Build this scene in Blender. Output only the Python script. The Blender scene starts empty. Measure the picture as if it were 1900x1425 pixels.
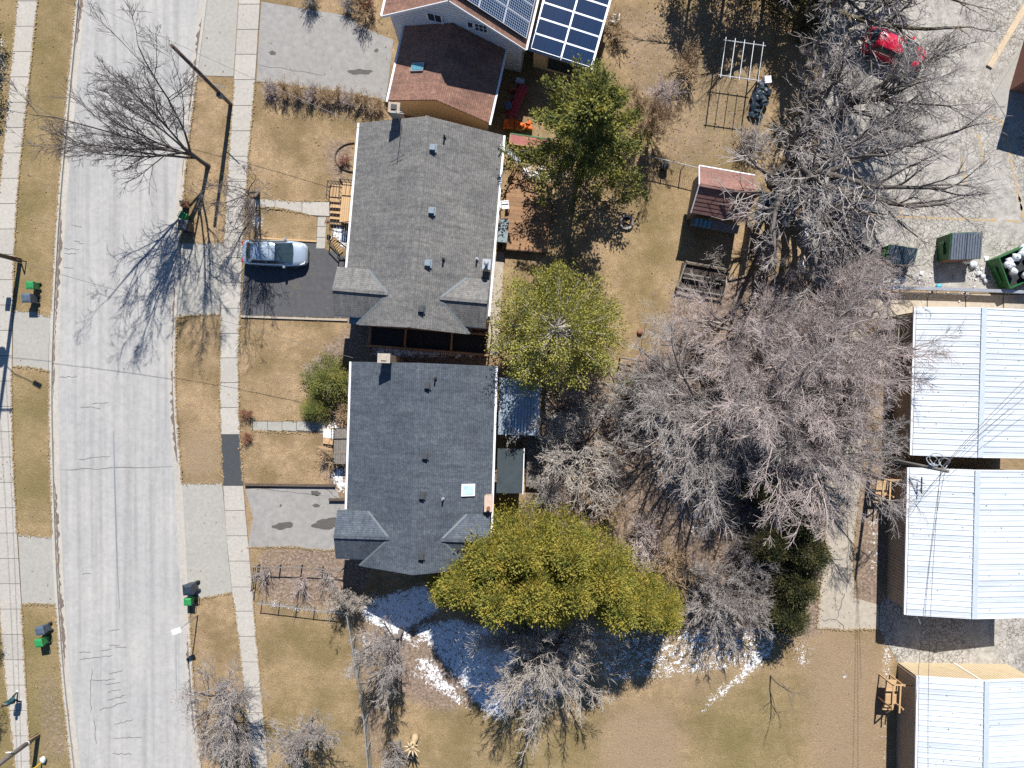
import bpy, bmesh, math, random
import numpy as np
from mathutils import Vector, Matrix

# ------------------------------------------------------------------ camera, sky, sun, exposure
sc = bpy.context.scene
CAM_H = 50.75                      # drone height above the lawn (m)
FPX = 25.0 / 36.0 * 1900.0         # focal length in photograph pixels
cam_d = bpy.data.cameras.new('camera')
cam_d.lens = 25.0; cam_d.sensor_width = 36.0; cam_d.clip_start = 0.5; cam_d.clip_end = 2000
cam = bpy.data.objects.new('camera', cam_d)
cam.location = (0, 0, CAM_H); cam.rotation_euler = (0, 0, 0)
sc.collection.objects.link(cam); sc.camera = cam

SUN_EL = math.radians(45.0); SUN_TILT = math.radians(7.5)
sun_to = Vector((-math.sin(SUN_TILT) * math.cos(SUN_EL), -math.cos(SUN_TILT) * math.cos(SUN_EL), -math.sin(SUN_EL)))
world = bpy.data.worlds.new('World'); sc.world = world; world.use_nodes = True
wn = world.node_tree.nodes; wl = world.node_tree.links
sky = wn.new('ShaderNodeTexSky'); sky.sky_type = 'NISHITA'; sky.sun_disc = False
sky.sun_elevation = SUN_EL; sky.sun_rotation = math.radians(7.5)
sky.air_density = 1.0; sky.dust_density = 0.0; sky.ozone_density = 8.0
wl.new(sky.outputs['Color'], wn['Background'].inputs['Color'])
wn['Background'].inputs['Strength'].default_value = 0.066
sun_d = bpy.data.lights.new('sun', 'SUN'); sun_d.energy = 5.0; sun_d.angle = math.radians(0.5); sun_d.color = (1.0, 0.97, 0.925)
sun = bpy.data.objects.new('sun', sun_d); sc.collection.objects.link(sun)
sun.rotation_euler = sun_to.to_track_quat('-Z', 'Y').to_euler(); sun.location = (8, 60, 70)
sc.view_settings.view_transform = 'Standard'; sc.view_settings.look = 'None'
sc.view_settings.gamma = 1.0; sc.view_settings.use_curve_mapping = False
sc.view_settings.exposure = 0.72
sc.cycles.max_bounces = 5; sc.cycles.diffuse_bounces = 3; sc.cycles.glossy_bounces = 2
sc.cycles.transparent_max_bounces = 6; sc.cycles.use_denoising = False
sc.cycles.use_adaptive_sampling = True; sc.cycles.adaptive_threshold = 0.01

# ------------------------------------------------------------------ helpers
R = random.Random(7)
COL = sc.collection

def W(px, py, z=0.0):
    """photograph pixel -> world point at the real height z"""
    k = (CAM_H - z) / FPX
    return Vector(((px - 950.0) * k, (712.5 - py) * k, z))

def unit(v):
    return v / (np.linalg.norm(v, axis=-1, keepdims=True) + 1e-9)

def mesh_np(name, V, F, mat, smooth=False, mats=None, midx=None):
    V = np.asarray(V, dtype=np.float32).reshape(-1, 3); F = np.asarray(F, dtype=np.int32)
    me = bpy.data.meshes.new(name)
    n, k = F.shape
    me.vertices.add(len(V)); me.vertices.foreach_set('co', V.ravel())
    me.loops.add(n * k); me.loops.foreach_set('vertex_index', F.ravel())
    me.polygons.add(n)
    me.polygons.foreach_set('loop_start', np.arange(0, n * k, k, dtype=np.int32))
    me.polygons.foreach_set('loop_total', np.full(n, k, dtype=np.int32))
    if smooth: me.polygons.foreach_set('use_smooth', np.ones(n, dtype=bool))
    if mats:
        for m in mats: me.materials.append(m)
        if midx is not None: me.polygons.foreach_set('material_index', np.asarray(midx, dtype=np.int32))
    else: me.materials.append(mat)
    me.update(calc_edges=True); me.validate()
    return me

def link(name, me, parent=None, loc=None, rotz=0.0):
    o = bpy.data.objects.new(name, me); COL.objects.link(o)
    if parent is not None: o.parent = parent
    if loc is not None: o.location = loc
    if rotz: o.rotation_euler = (0, 0, rotz)
    return o

def tag(o, label=None, cat=None, group=None, kind=None):
    if label: o['label'] = label
    if cat: o['category'] = cat
    if group: o['group'] = group
    if kind: o['kind'] = kind
    return o

def thing(name, label, cat, loc=(0, 0, 0), rotz=0.0, group=None):
    o = bpy.data.objects.new(name, None); COL.objects.link(o)
    o.empty_display_size = 0.3
    o.location = loc; o.rotation_euler = (0, 0, rotz)
    return tag(o, label, cat, group)

def copy_tree(o, parent=None):
    c = o.copy(); COL.objects.link(c)
    if parent is not None: c.parent = parent
    for ch in list(o.children): copy_tree(ch, c)
    return c

class MB:
    """collects shapes into one mesh"""
    def __init__(s): s.v = []; s.f = []
    def add(s, vs, fs):
        b = len(s.v); s.v.extend([tuple(v) for v in vs]); s.f.extend([tuple(b + i for i in f) for f in fs]); return s
    def box(s, c, d, rz=0.0, rx=0.0, ry=0.0, taper=1.0):
        m = Matrix.Rotation(rz, 3, 'Z') @ Matrix.Rotation(ry, 3, 'Y') @ Matrix.Rotation(rx, 3, 'X')
        vs = []
        for sz in (-1, 1):
            t = taper if sz > 0 else 1.0
            for sx, sy in ((-1, -1), (1, -1), (1, 1), (-1, 1)):
                vs.append(Vector(c) + m @ Vector((sx * d[0] / 2 * t, sy * d[1] / 2 * t, sz * d[2] / 2)))
        return s.add(vs, [(3, 2, 1, 0), (4, 5, 6, 7), (0, 1, 5, 4), (1, 2, 6, 5), (2, 3, 7, 6), (3, 0, 4, 7)])
    def bar(s, a, b, w, h=None):
        """square bar from a to b"""
        a = Vector(a); b = Vector(b); h = h or w
        t = (b - a).normalized(); up = Vector((0, 0, 1)) if abs(t.z) < 0.95 else Vector((0, 1, 0))
        x = t.cross(up).normalized() * w / 2; y = x.cross(t).normalized() * h / 2
        vs = [a - x - y, a + x - y, a + x + y, a - x + y, b - x - y, b + x - y, b + x + y, b - x + y]
        return s.add(vs, [(3, 2, 1, 0), (4, 5, 6, 7), (0, 1, 5, 4), (1, 2, 6, 5), (2, 3, 7, 6), (3, 0, 4, 7)])
    def tube(s, pts, rad, n=8, cap=True):
        pts = [Vector(p) for p in pts]
        if not isinstance(rad, (list, tuple)): rad = [rad] * len(pts)
        rings = []
        for i, p in enumerate(pts):
            t = (pts[min(i + 1, len(pts) - 1)] - pts[max(i - 1, 0)]).normalized()
            up = Vector((0, 0, 1)) if abs(t.z) < 0.9 else Vector((0, 1, 0))
            x = t.cross(up).normalized(); y = x.cross(t).normalized()
            rings.append([p + (x * math.cos(2 * math.pi * k / n) + y * math.sin(2 * math.pi * k / n)) * rad[i] for k in range(n)])
        fs = []
        for i in range(len(pts) - 1):
            for k in range(n):
                a = i * n + k; b = i * n + (k + 1) % n
                fs.append((a, b, b + n, a + n))
        if cap:
            fs.append(tuple(range(n - 1, -1, -1))); o = (len(pts) - 1) * n; fs.append(tuple(o + k for k in range(n)))
        return s.add([v for r in rings for v in r], fs)
    def prism(s, poly, z0, z1):
        """poly: list of (x, y[, ztop]) counter-clockwise or not; closed prism"""
        n = len(poly); vs = [(p[0], p[1], z0) for p in poly] + [(p[0], p[1], (p[2] if len(p) > 2 else z1)) for p in poly]
        fs = [tuple(range(n - 1, -1, -1)), tuple(range(n, 2 * n))] + [(i, (i + 1) % n, n + (i + 1) % n, n + i) for i in range(n)]
        return s.add(vs, fs)
    def sheet(s, pts, thick):
        """sloping polygon given by its top corners, with thickness downwards"""
        n = len(pts); vs = [Vector(p) for p in pts] + [Vector(p) - Vector((0, 0, thick)) for p in pts]
        fs = [tuple(range(n)), tuple(range(2 * n - 1, n - 1, -1))] + [(i, n + i, n + (i + 1) % n, (i + 1) % n) for i in range(n)]
        return s.add(vs, fs)
    def lathe(s, prof, n=12, c=(0, 0, 0)):
        vs = []; fs = []
        for r, z in prof:
            for k in range(n): vs.append((c[0] + r * math.cos(2 * math.pi * k / n), c[1] + r * math.sin(2 * math.pi * k / n), c[2] + z))
        for i in range(len(prof) - 1):
            for k in range(n):
                a = i * n + k; b = i * n + (k + 1) % n; fs.append((a, b, b + n, a + n))
        fs.append(tuple(range(n - 1, -1, -1))); o = (len(prof) - 1) * n; fs.append(tuple(o + k for k in range(n)))
        return s.add(vs, fs)
    def mesh(s, name, mat, smooth=False, fix=True):
        me = bpy.data.meshes.new(name); me.from_pydata(s.v, [], s.f); me.materials.append(mat)
        if fix:
            bm = bmesh.new(); bm.from_mesh(me); bmesh.ops.recalc_face_normals(bm, faces=bm.faces); bm.to_mesh(me); bm.free()
        if smooth:
            me.polygons.foreach_set('use_smooth', np.ones(len(me.polygons), dtype=bool))
        me.update(); return me
    def build(s, name, mat, parent=None, smooth=False, loc=None, rotz=0.0):
        return link(name, s.mesh(name, mat, smooth), parent, loc, rotz)

# ------------------------------------------------------------------ materials
MATS = {}
def nodes(name):
    m = bpy.data.materials.new(name); m.use_nodes = True
    nt = m.node_tree; b = nt.nodes['Principled BSDF']; MATS[name] = m
    return m, nt, b
def N(nt, t, **kw):
    n = nt.nodes.new(t)
    for k, v in kw.items():
        if k.startswith('i_'): n.inputs[k[2:].replace('_', ' ')].default_value = v
        else: setattr(n, k, v)
    return n
def ramp(nt, fac, stops):
    r = nt.nodes.new('ShaderNodeValToRGB'); e = r.color_ramp.elements
    while len(e) > 1: e.remove(e[-1])
    e[0].position = stops[0][0]; e[0].color = (*stops[0][1], 1)
    for p, c in stops[1:]:
        q = e.new(p); q.color = (*c, 1)
    nt.links.new(fac, r.inputs['Fac']); return r.outputs['Color']
def noise(nt, scale, detail=4, rough=0.6, vec=None, dim='3D'):
    n = N(nt, 'ShaderNodeTexNoise', i_Scale=scale, i_Detail=detail, i_Roughness=rough)
    if vec is not None: nt.links.new(vec, n.inputs['Vector'])
    return n.outputs['Fac']
def mixc(nt, fac, a, b, mode='MIX'):
    m = nt.nodes.new('ShaderNodeMix'); m.data_type = 'RGBA'; m.blend_type = mode
    for s, v in ((m.inputs[0], fac), (m.inputs[6], a), (m.inputs[7], b)):
        if hasattr(v, 'default_value') and hasattr(v, 'is_linked'): nt.links.new(v, s)
        elif isinstance(v, (int, float)): s.default_value = v
        else: s.default_value = (*v, 1)
    return m.outputs[2]
def math_(nt, op, a, b=None, c=None, clamp=False):
    m = nt.nodes.new('ShaderNodeMath'); m.operation = op; m.use_clamp = clamp
    for s, v in zip(m.inputs, (a, b, c)):
        if v is None: continue
        if isinstance(v, (int, float)): s.default_value = v
        else: nt.links.new(v, s)
    return m.outputs[0]
def bump(nt, b, h, strength=0.4, dist=0.02):
    n = N(nt, 'ShaderNodeBump', i_Strength=strength, i_Distance=dist)
    nt.links.new(h, n.inputs['Height']); nt.links.new(n.outputs['Normal'], b.inputs['Normal'])
def pos(nt): return nt.nodes.new('ShaderNodeNewGeometry').outputs['Position']
def objco(nt): return nt.nodes.new('ShaderNodeTexCoord').outputs['Object']
def mapped(nt, vec, scale=(1, 1, 1), rot=(0, 0, 0), loc=(0, 0, 0)):
    m = nt.nodes.new('ShaderNodeMapping'); nt.links.new(vec, m.inputs['Vector'])
    m.inputs['Scale'].default_value = scale; m.inputs['Rotation'].default_value = rot; m.inputs['Location'].default_value = loc
    return m.outputs['Vector']

def mat(name, c1, c2=None, scale=6.0, rough=0.8, metal=0.0, bmp=0.0, rnd=0.0, detail=5, spec=0.5, c3=None, coat=0.0, bdist=0.02):
    """two or three tone noise material; rnd = per-object brightness variation"""
    m, nt, b = nodes(name)
    c2 = c2 or tuple(x * 0.8 for x in c1)
    p = pos(nt); n = noise(nt, scale, detail, 0.62, p)
    st = [(0.32, c2), (0.62, c1)] + ([(0.8, c3)] if c3 else [])
    col = ramp(nt, n, st)
    n2 = noise(nt, scale * 0.13, 3, 0.5, p)
    col = mixc(nt, math_(nt, 'MULTIPLY', n2, 0.35), col, tuple(x * 0.62 for x in c2))
    if rnd:
        oi = nt.nodes.new('ShaderNodeObjectInfo')
        v = math_(nt, 'MULTIPLY_ADD', oi.outputs['Random'], 2 * rnd, 1 - rnd)
        cc = nt.nodes.new('ShaderNodeCombineColor')
        for i in range(3): nt.links.new(v, cc.inputs[i])
        col = mixc(nt, 1.0, col, cc.outputs[0], 'MULTIPLY')
    nt.links.new(col, b.inputs['Base Color'])
    b.inputs['Roughness'].default_value = rough; b.inputs['Metallic'].default_value = metal
    b.inputs['Specular IOR Level'].default_value = spec
    if coat: b.inputs['Coat Weight'].default_value = coat
    if bmp: bump(nt, b, noise(nt, scale * 2.5, 4, 0.6, p), bmp, bdist)
    return m

def shingle(name, ca, cb, cm, along_y, tint=(0.5, 0.5, 0.5)):
    m, nt, b = nodes(name)
    oc = objco(nt)
    sep = nt.nodes.new('ShaderNodeSeparateXYZ'); nt.links.new(oc, sep.inputs[0])
    cmb = nt.nodes.new('ShaderNodeCombineXYZ')
    if along_y: nt.links.new(sep.outputs[1], cmb.inputs[0]); nt.links.new(math_(nt, 'MULTIPLY', sep.outputs[0], 1.11), cmb.inputs[1])
    else: nt.links.new(sep.outputs[0], cmb.inputs[0]); nt.links.new(math_(nt, 'MULTIPLY', sep.outputs[1], 1.11), cmb.inputs[1])
    br = N(nt, 'ShaderNodeTexBrick', i_Scale=1.0, i_Mortar_Size=0.009, i_Mortar_Smooth=0.2, i_Bias=0.0, i_Brick_Width=0.34, i_Row_Height=0.145)
    br.offset = 0.37; br.squash = 0.7; br.squash_frequency = 3
    br.inputs['Color1'].default_value = (*ca, 1); br.inputs['Color2'].default_value = (*cb, 1); br.inputs['Mortar'].default_value = (*cm, 1)
    nt.links.new(cmb.outputs[0], br.inputs['Vector'])
    n1 = noise(nt, 0.5, 4, 0.6, oc); n2 = noise(nt, 30, 3, 0.7, oc); n3 = noise(nt, 4.5, 2, 0.5, oc)
    col = mixc(nt, 1.0, br.outputs['Color'], ramp(nt, n1, [(0.3, (0.80, 0.80, 0.82)), (0.7, (1.14, 1.12, 1.08))]), 'MULTIPLY')
    col = mixc(nt, 1.0, col, ramp(nt, n2, [(0.3, (0.82, 0.82, 0.82)), (0.7, (1.18, 1.18, 1.18))]), 'MULTIPLY')
    col = mixc(nt, 1.0, col, ramp(nt, n3, [(0.35, (0.86, 0.86, 0.86)), (0.65, (1.14, 1.14, 1.14))]), 'MULTIPLY')
    st = noise(nt, 1.0, 4, .6, mapped(nt, oc, (.35, 3.2, 1) if along_y else (3.2, .35, 1)))
    col = mixc(nt, 1.0, col, ramp(nt, st, [(.34, (.80, .80, .80)), (.5, (1, 1, 1)), (.68, (1.16, 1.14, 1.10))]), 'MULTIPLY')
    n5 = noise(nt, 1.1, 5, .7, mapped(nt, oc, (1, 1, 1), loc=(3, 7, 0)))
    col = mixc(nt, math_(nt, 'MULTIPLY', ramp(nt, n5, [(.56, (0, 0, 0)), (.7, (1, 1, 1))]), .35), col, tuple(x * .55 for x in cb))
    nt.links.new(col, b.inputs['Base Color']); b.inputs['Roughness'].default_value = 0.92; b.inputs['Specular IOR Level'].default_value = 0.25
    h = math_(nt, 'ADD', math_(nt, 'MULTIPLY', br.outputs['Fac'], -1.0), math_(nt, 'MULTIPLY', n2, 0.35))
    bump(nt, b, h, 0.6, 0.012)
    return m

mat('concrete', (.42, .39, .34), (.34, .315, .28), 5, .9, bmp=.15, rnd=.06)
mat('concrete_old', (.43, .375, .30), (.33, .285, .225), 3, .92, bmp=.25, rnd=.08)
mat('concrete_apron', (.355, .338, .298), (.29, .276, .245), 4, .92, bmp=.15, c3=(.39, .37, .325))
mat('joint', (.10, .085, .065), (.06, .05, .04), 8, .95)
mat('drive_grey', (.30, .285, .265), (.23, .22, .205), 2.2, .92, bmp=.2, c3=(.33, .315, .29))
mat('asphalt_dark', (.085, .085, .088), (.062, .062, .066), 3, .9, bmp=.3, c3=(.115, .112, .11))
mat('asphalt_patch', (.055, .06, .062), (.04, .045, .05), 6, .85, bmp=.3)
mat('crack', (.16, .157, .152), (.11, .107, .104), 10, .9)
mat('stain', (.11, .10, .09), (.06, .055, .05), 9, .85)
mat('timber', (.36, .215, .105), (.27, .155, .07), 7, .75, rnd=.12)
mat('timber_pale', (.50, .33, .175), (.42, .265, .13), 7, .75, rnd=.10)
mat('timber_grey', (.21, .185, .165), (.13, .115, .10), 6, .85, rnd=.12)
mat('timber_deck', (.30, .165, .08), (.21, .11, .05), 5, .75, rnd=.14)
mat('timber_brown', (.12, .085, .06), (.07, .05, .035), 6, .85, rnd=.1)
mat('bark', (.25, .21, .19), (.13, .11, .10), 14, .95, bmp=.4)
mat('bark_dark', (.13, .11, .095), (.07, .058, .05), 14, .95, bmp=.4)
mat('bark_moss', (.15, .125, .075), (.07, .058, .04), 7, .95, bmp=.4, c3=(.16, .14, .05))
mat('twig_grey', (.44, .395, .365), (.28, .25, .23), 5, .9)
mat('twig_dark', (.19, .165, .16), (.11, .095, .09), 5, .9)
mat('twig_pink', (.52, .435, .40), (.34, .28, .255), 3, .9)
mat('twig_pale', (.54, .48, .415), (.34, .30, .26), 5, .9)
mat('twig_red', (.38, .17, .10), (.22, .10, .065), 5, .9)
mat('twig_straw', (.50, .36, .21), (.32, .22, .13), 5, .9)
mat('cut_wood', (.55, .42, .26), (.42, .31, .18), 8, .8)
mat('metal_white', (.78, .79, .80), (.70, .71, .73), 4, .45)
mat('metal_grey', (.38, .39, .40), (.28, .29, .30), 6, .5, metal=.3)
mat('metal_galv', (.50, .52, .54), (.40, .42, .44), 5, .4, metal=.6)
mat('metal_black', (.03, .03, .033), (.02, .02, .022), 6, .5)
mat('vent_blue', (.20, .25, .28), (.14, .18, .21), 5, .6)
mat('vent_dark', (.05, .055, .06), (.035, .04, .045), 6, .7)
mat('brick_pale', (.45, .36, .27), (.33, .25, .18), 9, .9, bmp=.5)
mat('brick_red', (.27, .12, .08), (.17, .07, .05), 9, .9, bmp=.4)
mat('siding_beige', (.80, .62, .34), (.74, .56, .30), 2, .7)
mat('siding_cream', (.60, .53, .40), (.52, .45, .33), 3, .8)
mat('siding_white', (.72, .74, .76), (.66, .68, .70), 2, .65)
mat('siding_brick', (.30, .20, .15), (.21, .135, .10), 6, .9, bmp=.4)
m, nt, b = nodes('roof_white'); p = pos(nt); oi = nt.nodes.new('ShaderNodeObjectInfo')
v = math_(nt, 'MULTIPLY_ADD', oi.outputs['Random'], .22, .89); cc = nt.nodes.new('ShaderNodeCombineColor')
for i in range(3): nt.links.new(v, cc.inputs[i])
col = ramp(nt, noise(nt, .6, 4, .6, mapped(nt, p, (.5, 2.5, 1))), [(.3, (.47, .51, .54)), (.6, (.56, .59, .615))])
col = mixc(nt, 1.0, col, cc.outputs[0], 'MULTIPLY')
col = mixc(nt, ramp(nt, noise(nt, 2.2, 5, .75, mapped(nt, p, (.4, 3, 1))), [(.58, (0, 0, 0)), (.72, (.55, .55, .55))]), col, (.30, .31, .31))
nt.links.new(col, b.inputs['Base Color']); b.inputs['Roughness'].default_value = .5
mat('roof_rib', (.40, .43, .47), (.33, .36, .40), 3, .5)
mat('wall_brown', (.36, .28, .21), (.29, .22, .165), 2, .65)
mat('wall_tan', (.58, .46, .30), (.50, .40, .25), 2, .65)
mat('glass', (.03, .05, .06), (.02, .035, .045), 3, .08, spec=.7)
mat('glass_blue', (.10, .30, .36), (.07, .23, .29), 3, .12, spec=.6)
mat('glass_skylight', (.55, .66, .68), (.30, .50, .52), 2.5, .15, spec=.6)
mat('plastic_green', (.03, .26, .075), (.02, .19, .05), 5, .45, c3=(.06, .34, .12))
mat('plastic_black', (.028, .04, .055), (.02, .028, .04), 5, .45)
mat('plastic_grey', (.08, .11, .15), (.06, .085, .12), 5, .5)
mat('steel_green', (.02, .13, .03), (.012, .08, .02), 3, .5, c3=(.05, .10, .035))
mat('steel_rust', (.30, .125, .06), (.15, .055, .03), 5, .75)
mat('lid_grey', (.14, .165, .20), (.10, .12, .15), 5, .5)
mat('lid_navy', (.035, .06, .085), (.025, .042, .06), 5, .5)
mat('white', (.80, .80, .80), (.72, .72, .73), 6, .6)
mat('tyre', (.022, .022, .023), (.015, .015, .016), 9, .85)
mat('rim', (.42, .43, .44), (.3, .3, .32), 9, .35, metal=.7)
mat('paint_silver', (.46, .55, .64), (.43, .52, .61), 1.0, .22, metal=.45, coat=.6)
mat('paint_red', (.62, .015, .05), (.52, .01, .04), 1.5, .3, coat=.6)
mat('lamp_red', (.35, .02, .02), (.28, .015, .015), 5, .2)
mat('lamp_clear', (.70, .72, .74), (.60, .62, .65), 5, .1)
mat('red_plastic', (.46, .03, .03), (.36, .02, .02), 4, .4)
mat('pink_plastic', (.58, .05, .10), (.48, .03, .07), 4, .4)
mat('orange_cloth', (.75, .17, .025), (.60, .11, .015), 3.0, .7, c3=(.80, .36, .18))
mat('blue_cloth', (.05, .10, .18), (.03, .06, .11), 4, .7)
mat('tarp_dark', (.035, .055, .075), (.015, .025, .035), 3, .35, c3=(.10, .13, .16))
mat('teal_cloth', (.015, .075, .085), (.01, .05, .06), 8, .8)
mat('navy_cloth', (.012, .018, .035), (.008, .012, .025), 8, .85)
mat('skin', (.42, .25, .18), (.36, .21, .15), 8, .6)
mat('hair', (.025, .018, .012), (.015, .01, .008), 20, .7)
mat('yellow_paint', (.46, .29, .10), (.36, .28, .19), 3, .85, c3=(.52, .31, .08))
mat('yellow', (.72, .50, .03), (.6, .4, .02), 5, .5)
mat('bag_white', (.68, .70, .72), (.50, .53, .57), 5, .5, bmp=.3)
mat('cardboard', (.40, .27, .16), (.32, .21, .12), 5, .85)
mat('leaf_bag', (.45, .20, .10), (.36, .15, .07), 5, .8)
mat('stone', (.34, .31, .28), (.22, .20, .18), 5, .9, bmp=.4, rnd=.2)
mat('terracotta', (.23, .12, .095), (.15, .075, .06), 5, .85, rnd=.18)
mat('corrugated', (.34, .40, .45), (.25, .31, .36), 2, .4, c3=(.44, .48, .52))
mat('porch_roof', (.04, .055, .062), (.026, .037, .044), 2, .8, c3=(.07, .088, .095))
mat('snow', (.86, .88, .90), (.78, .80, .84), 6, .7, bmp=.4)
mat('blue_bag', (.06, .42, .62), (.04, .32, .5), 5, .5)
mat('soil', (.06, .045, .035), (.035, .026, .02), 6, .95, bmp=.4)
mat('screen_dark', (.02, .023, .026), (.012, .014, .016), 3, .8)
mat('sign_blue', (.02, .10, .25), (.015, .08, .2), 4, .5)
mat('panel_frame', (.72, .75, .78), (.64, .67, .70), 5, .4, metal=.3)

def solar(name, cw, ch, lw, cell, line):
    m, nt, b = nodes(name); oc = objco(nt)
    br = N(nt, 'ShaderNodeTexBrick', i_Scale=1.0, i_Mortar_Size=lw, i_Mortar_Smooth=0.1, i_Brick_Width=cw, i_Row_Height=ch)
    br.offset = 0.0; nt.links.new(oc, br.inputs['Vector'])
    br.inputs['Color1'].default_value = (*cell, 1); br.inputs['Color2'].default_value = (*(x * 1.3 for x in cell), 1); br.inputs['Mortar'].default_value = (*line, 1)
    nt.links.new(br.outputs['Color'], b.inputs['Base Color']); b.inputs['Roughness'].default_value = 0.18
    return m
solar('solar_grid', .158, .158, .009, (.004, .016, .05), (.40, .46, .54))
solar('solar_dark', .16, 4.0, .006, (.004, .016, .05), (.02, .05, .10))
shingle('shingle_warm_y', (0.172, 0.169, 0.162), (0.144, 0.141, 0.138), (0.087, 0.085, 0.082), True)
shingle('shingle_warm_x', (0.172, 0.169, 0.162), (0.144, 0.141, 0.138), (0.087, 0.085, 0.082), False)
shingle('shingle_blue_y', (0.070, 0.085, 0.106), (0.089, 0.104, 0.124), (0.036, 0.046, 0.058), True)
shingle('shingle_blue_x', (0.070, 0.085, 0.106), (0.089, 0.104, 0.124), (0.036, 0.046, 0.058), False)
shingle('shingle_brown_y', (0.278, 0.159, 0.119), (0.231, 0.131, 0.096), (0.136, 0.072, 0.055), True)

# foliage: colour varies through the crown in real clumps
def foliage(name, a, b2, c, s1=0.9, s2=6.0):
    m, nt, b = nodes(name); p = pos(nt)
    col = ramp(nt, math_(nt, 'ADD', math_(nt, 'MULTIPLY', noise(nt, s1, 3, .6, p), .65), math_(nt, 'MULTIPLY', noise(nt, s2, 2, .6, p), .35)), [(.36, a), (.5, b2), (.64, c)])
    nt.links.new(col, b.inputs['Base Color']); b.inputs['Roughness'].default_value = .75; b.inputs['Specular IOR Level'].default_value = .25
    tr = nt.nodes.new('ShaderNodeBsdfTranslucent'); nt.links.new(col, tr.inputs['Color'])
    mx = nt.nodes.new('ShaderNodeMixShader'); mx.inputs[0].default_value = .25
    nt.links.new(b.outputs[0], mx.inputs[1]); nt.links.new(tr.outputs[0], mx.inputs[2])
    nt.links.new(mx.outputs[0], nt.nodes['Material Output'].inputs['Surface'])
    return m
foliage('leaf_cedar', (.09, .115, .025), (.26, .24, .045), (.44, .335, .06), 1.3, 9.0)
foliage('leaf_spruce', (.045, .065, .02), (.15, .16, .035), (.37, .32, .065), 1.6, 8.0)
foliage('leaf_pine', (.12, .14, .03), (.30, .285, .06), (.46, .40, .10), 1.5, 9.0)
foliage('leaf_dark', (.02, .028, .012), (.055, .06, .02), (.14, .115, .04), 1.4, 7.0)
foliage('leaf_bright', (.08, .10, .025), (.17, .18, .045), (.27, .24, .06))
# ------------------------------------------------------------------ the setting: lines of the street, read at ground level
def curve(pts):
    ys = np.array([p[1] for p in pts], float); xs = np.array([p[0] for p in pts], float)
    yy = np.arange(-700, 2100, 5.0)
    s0 = (xs[1] - xs[0]) / (ys[1] - ys[0]); s1 = (xs[-1] - xs[-2]) / (ys[-1] - ys[-2])
    x = np.interp(yy, ys, xs)
    x = np.where(yy < ys[0], xs[0] + (yy - ys[0]) * s0, x); x = np.where(yy > ys[-1], xs[-1] + (yy - ys[-1]) * s1, x)
    k = np.ones(31) / 31
    xp = np.pad(x, 15, mode='reflect', reflect_type='odd'); x = np.convolve(xp, k, 'valid')
    return lambda y: np.interp(y, yy, x)
kerb_r = curve([(382, 0), (356, 200), (338, 350), (325, 590), (322, 725), (334, 870), (342, 1000), (346, 1075), (355, 1250), (371, 1425)])
kerb_l = curve([(143, 0), (124, 200), (108, 375), (97, 575), (92, 725), (96, 900), (102, 1075), (114, 1250), (134, 1425)])
swr_l = curve([(443, 0), (434, 150), (420, 350), (409, 580), (407, 725), (409, 820), (414, 900), (424, 1050), (434, 1120), (447, 1230), (467, 1425)])
swr_r = curve([(483, 0), (474, 150), (457, 350), (445, 580), (442, 725), (447, 820), (451, 900), (465, 1050), (470, 1110), (481, 1230), (498, 1425)])
swl_l = curve([(32, 0), (-4, 375), (-14, 575), (-14, 800), (-10, 990), (3, 1200), (28, 1425)])
swl_r = curve([(71, 0), (31, 375), (24, 575), (22, 725), (26, 880), (33, 1000), (45, 1200), (58, 1425)])
PXM = FPX / CAM_H     # pixels per metre on the ground

# ---- ground sheet: painted with where grass, leaf litter, bare soil, green turf and snow lie
gx = np.concatenate([np.linspace(-9000, -500, 10)[:-1], np.arange(-500, 2400, 7.0), np.linspace(2400, 11000, 10)])
gy = np.concatenate([np.linspace(-9000, -450, 10)[:-1], np.arange(-450, 1880, 7.0), np.linspace(1880, 11000, 10)])
GX, GY = np.meshgrid(gx, gy)
def inpoly(X, Y, poly):
    c = np.zeros(X.shape, bool); n = len(poly)
    for i in range(n):
        x0, y0 = poly[i]; x1, y1 = poly[(i + 1) % n]
        if y0 == y1: continue
        t = ((y0 > Y) != (y1 > Y)) & (X < (x1 - x0) * (Y - y0) / (y1 - y0) + x0); c ^= t
    return c
def blur(a, r):
    if r < 1: return a
    k = np.ones(2 * r + 1) / (2 * r + 1)
    for _ in range(2):
        a = np.apply_along_axis(lambda m: np.convolve(np.pad(m, r, mode='edge'), k, 'valid'), 0, a)
        a = np.apply_along_axis(lambda m: np.convolve(np.pad(m, r, mode='edge'), k, 'valid'), 1, a)
    return a
def zone(polys, r=2):
    a = np.zeros(GX.shape)
    for p in polys:
        w = 1.0
        if isinstance(p, tuple) and isinstance(p[0], (int, float)): w, p = p
        a = np.maximum(a, blur(inpoly(GX, GY, p).astype(float), r) * w)
    return a
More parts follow.
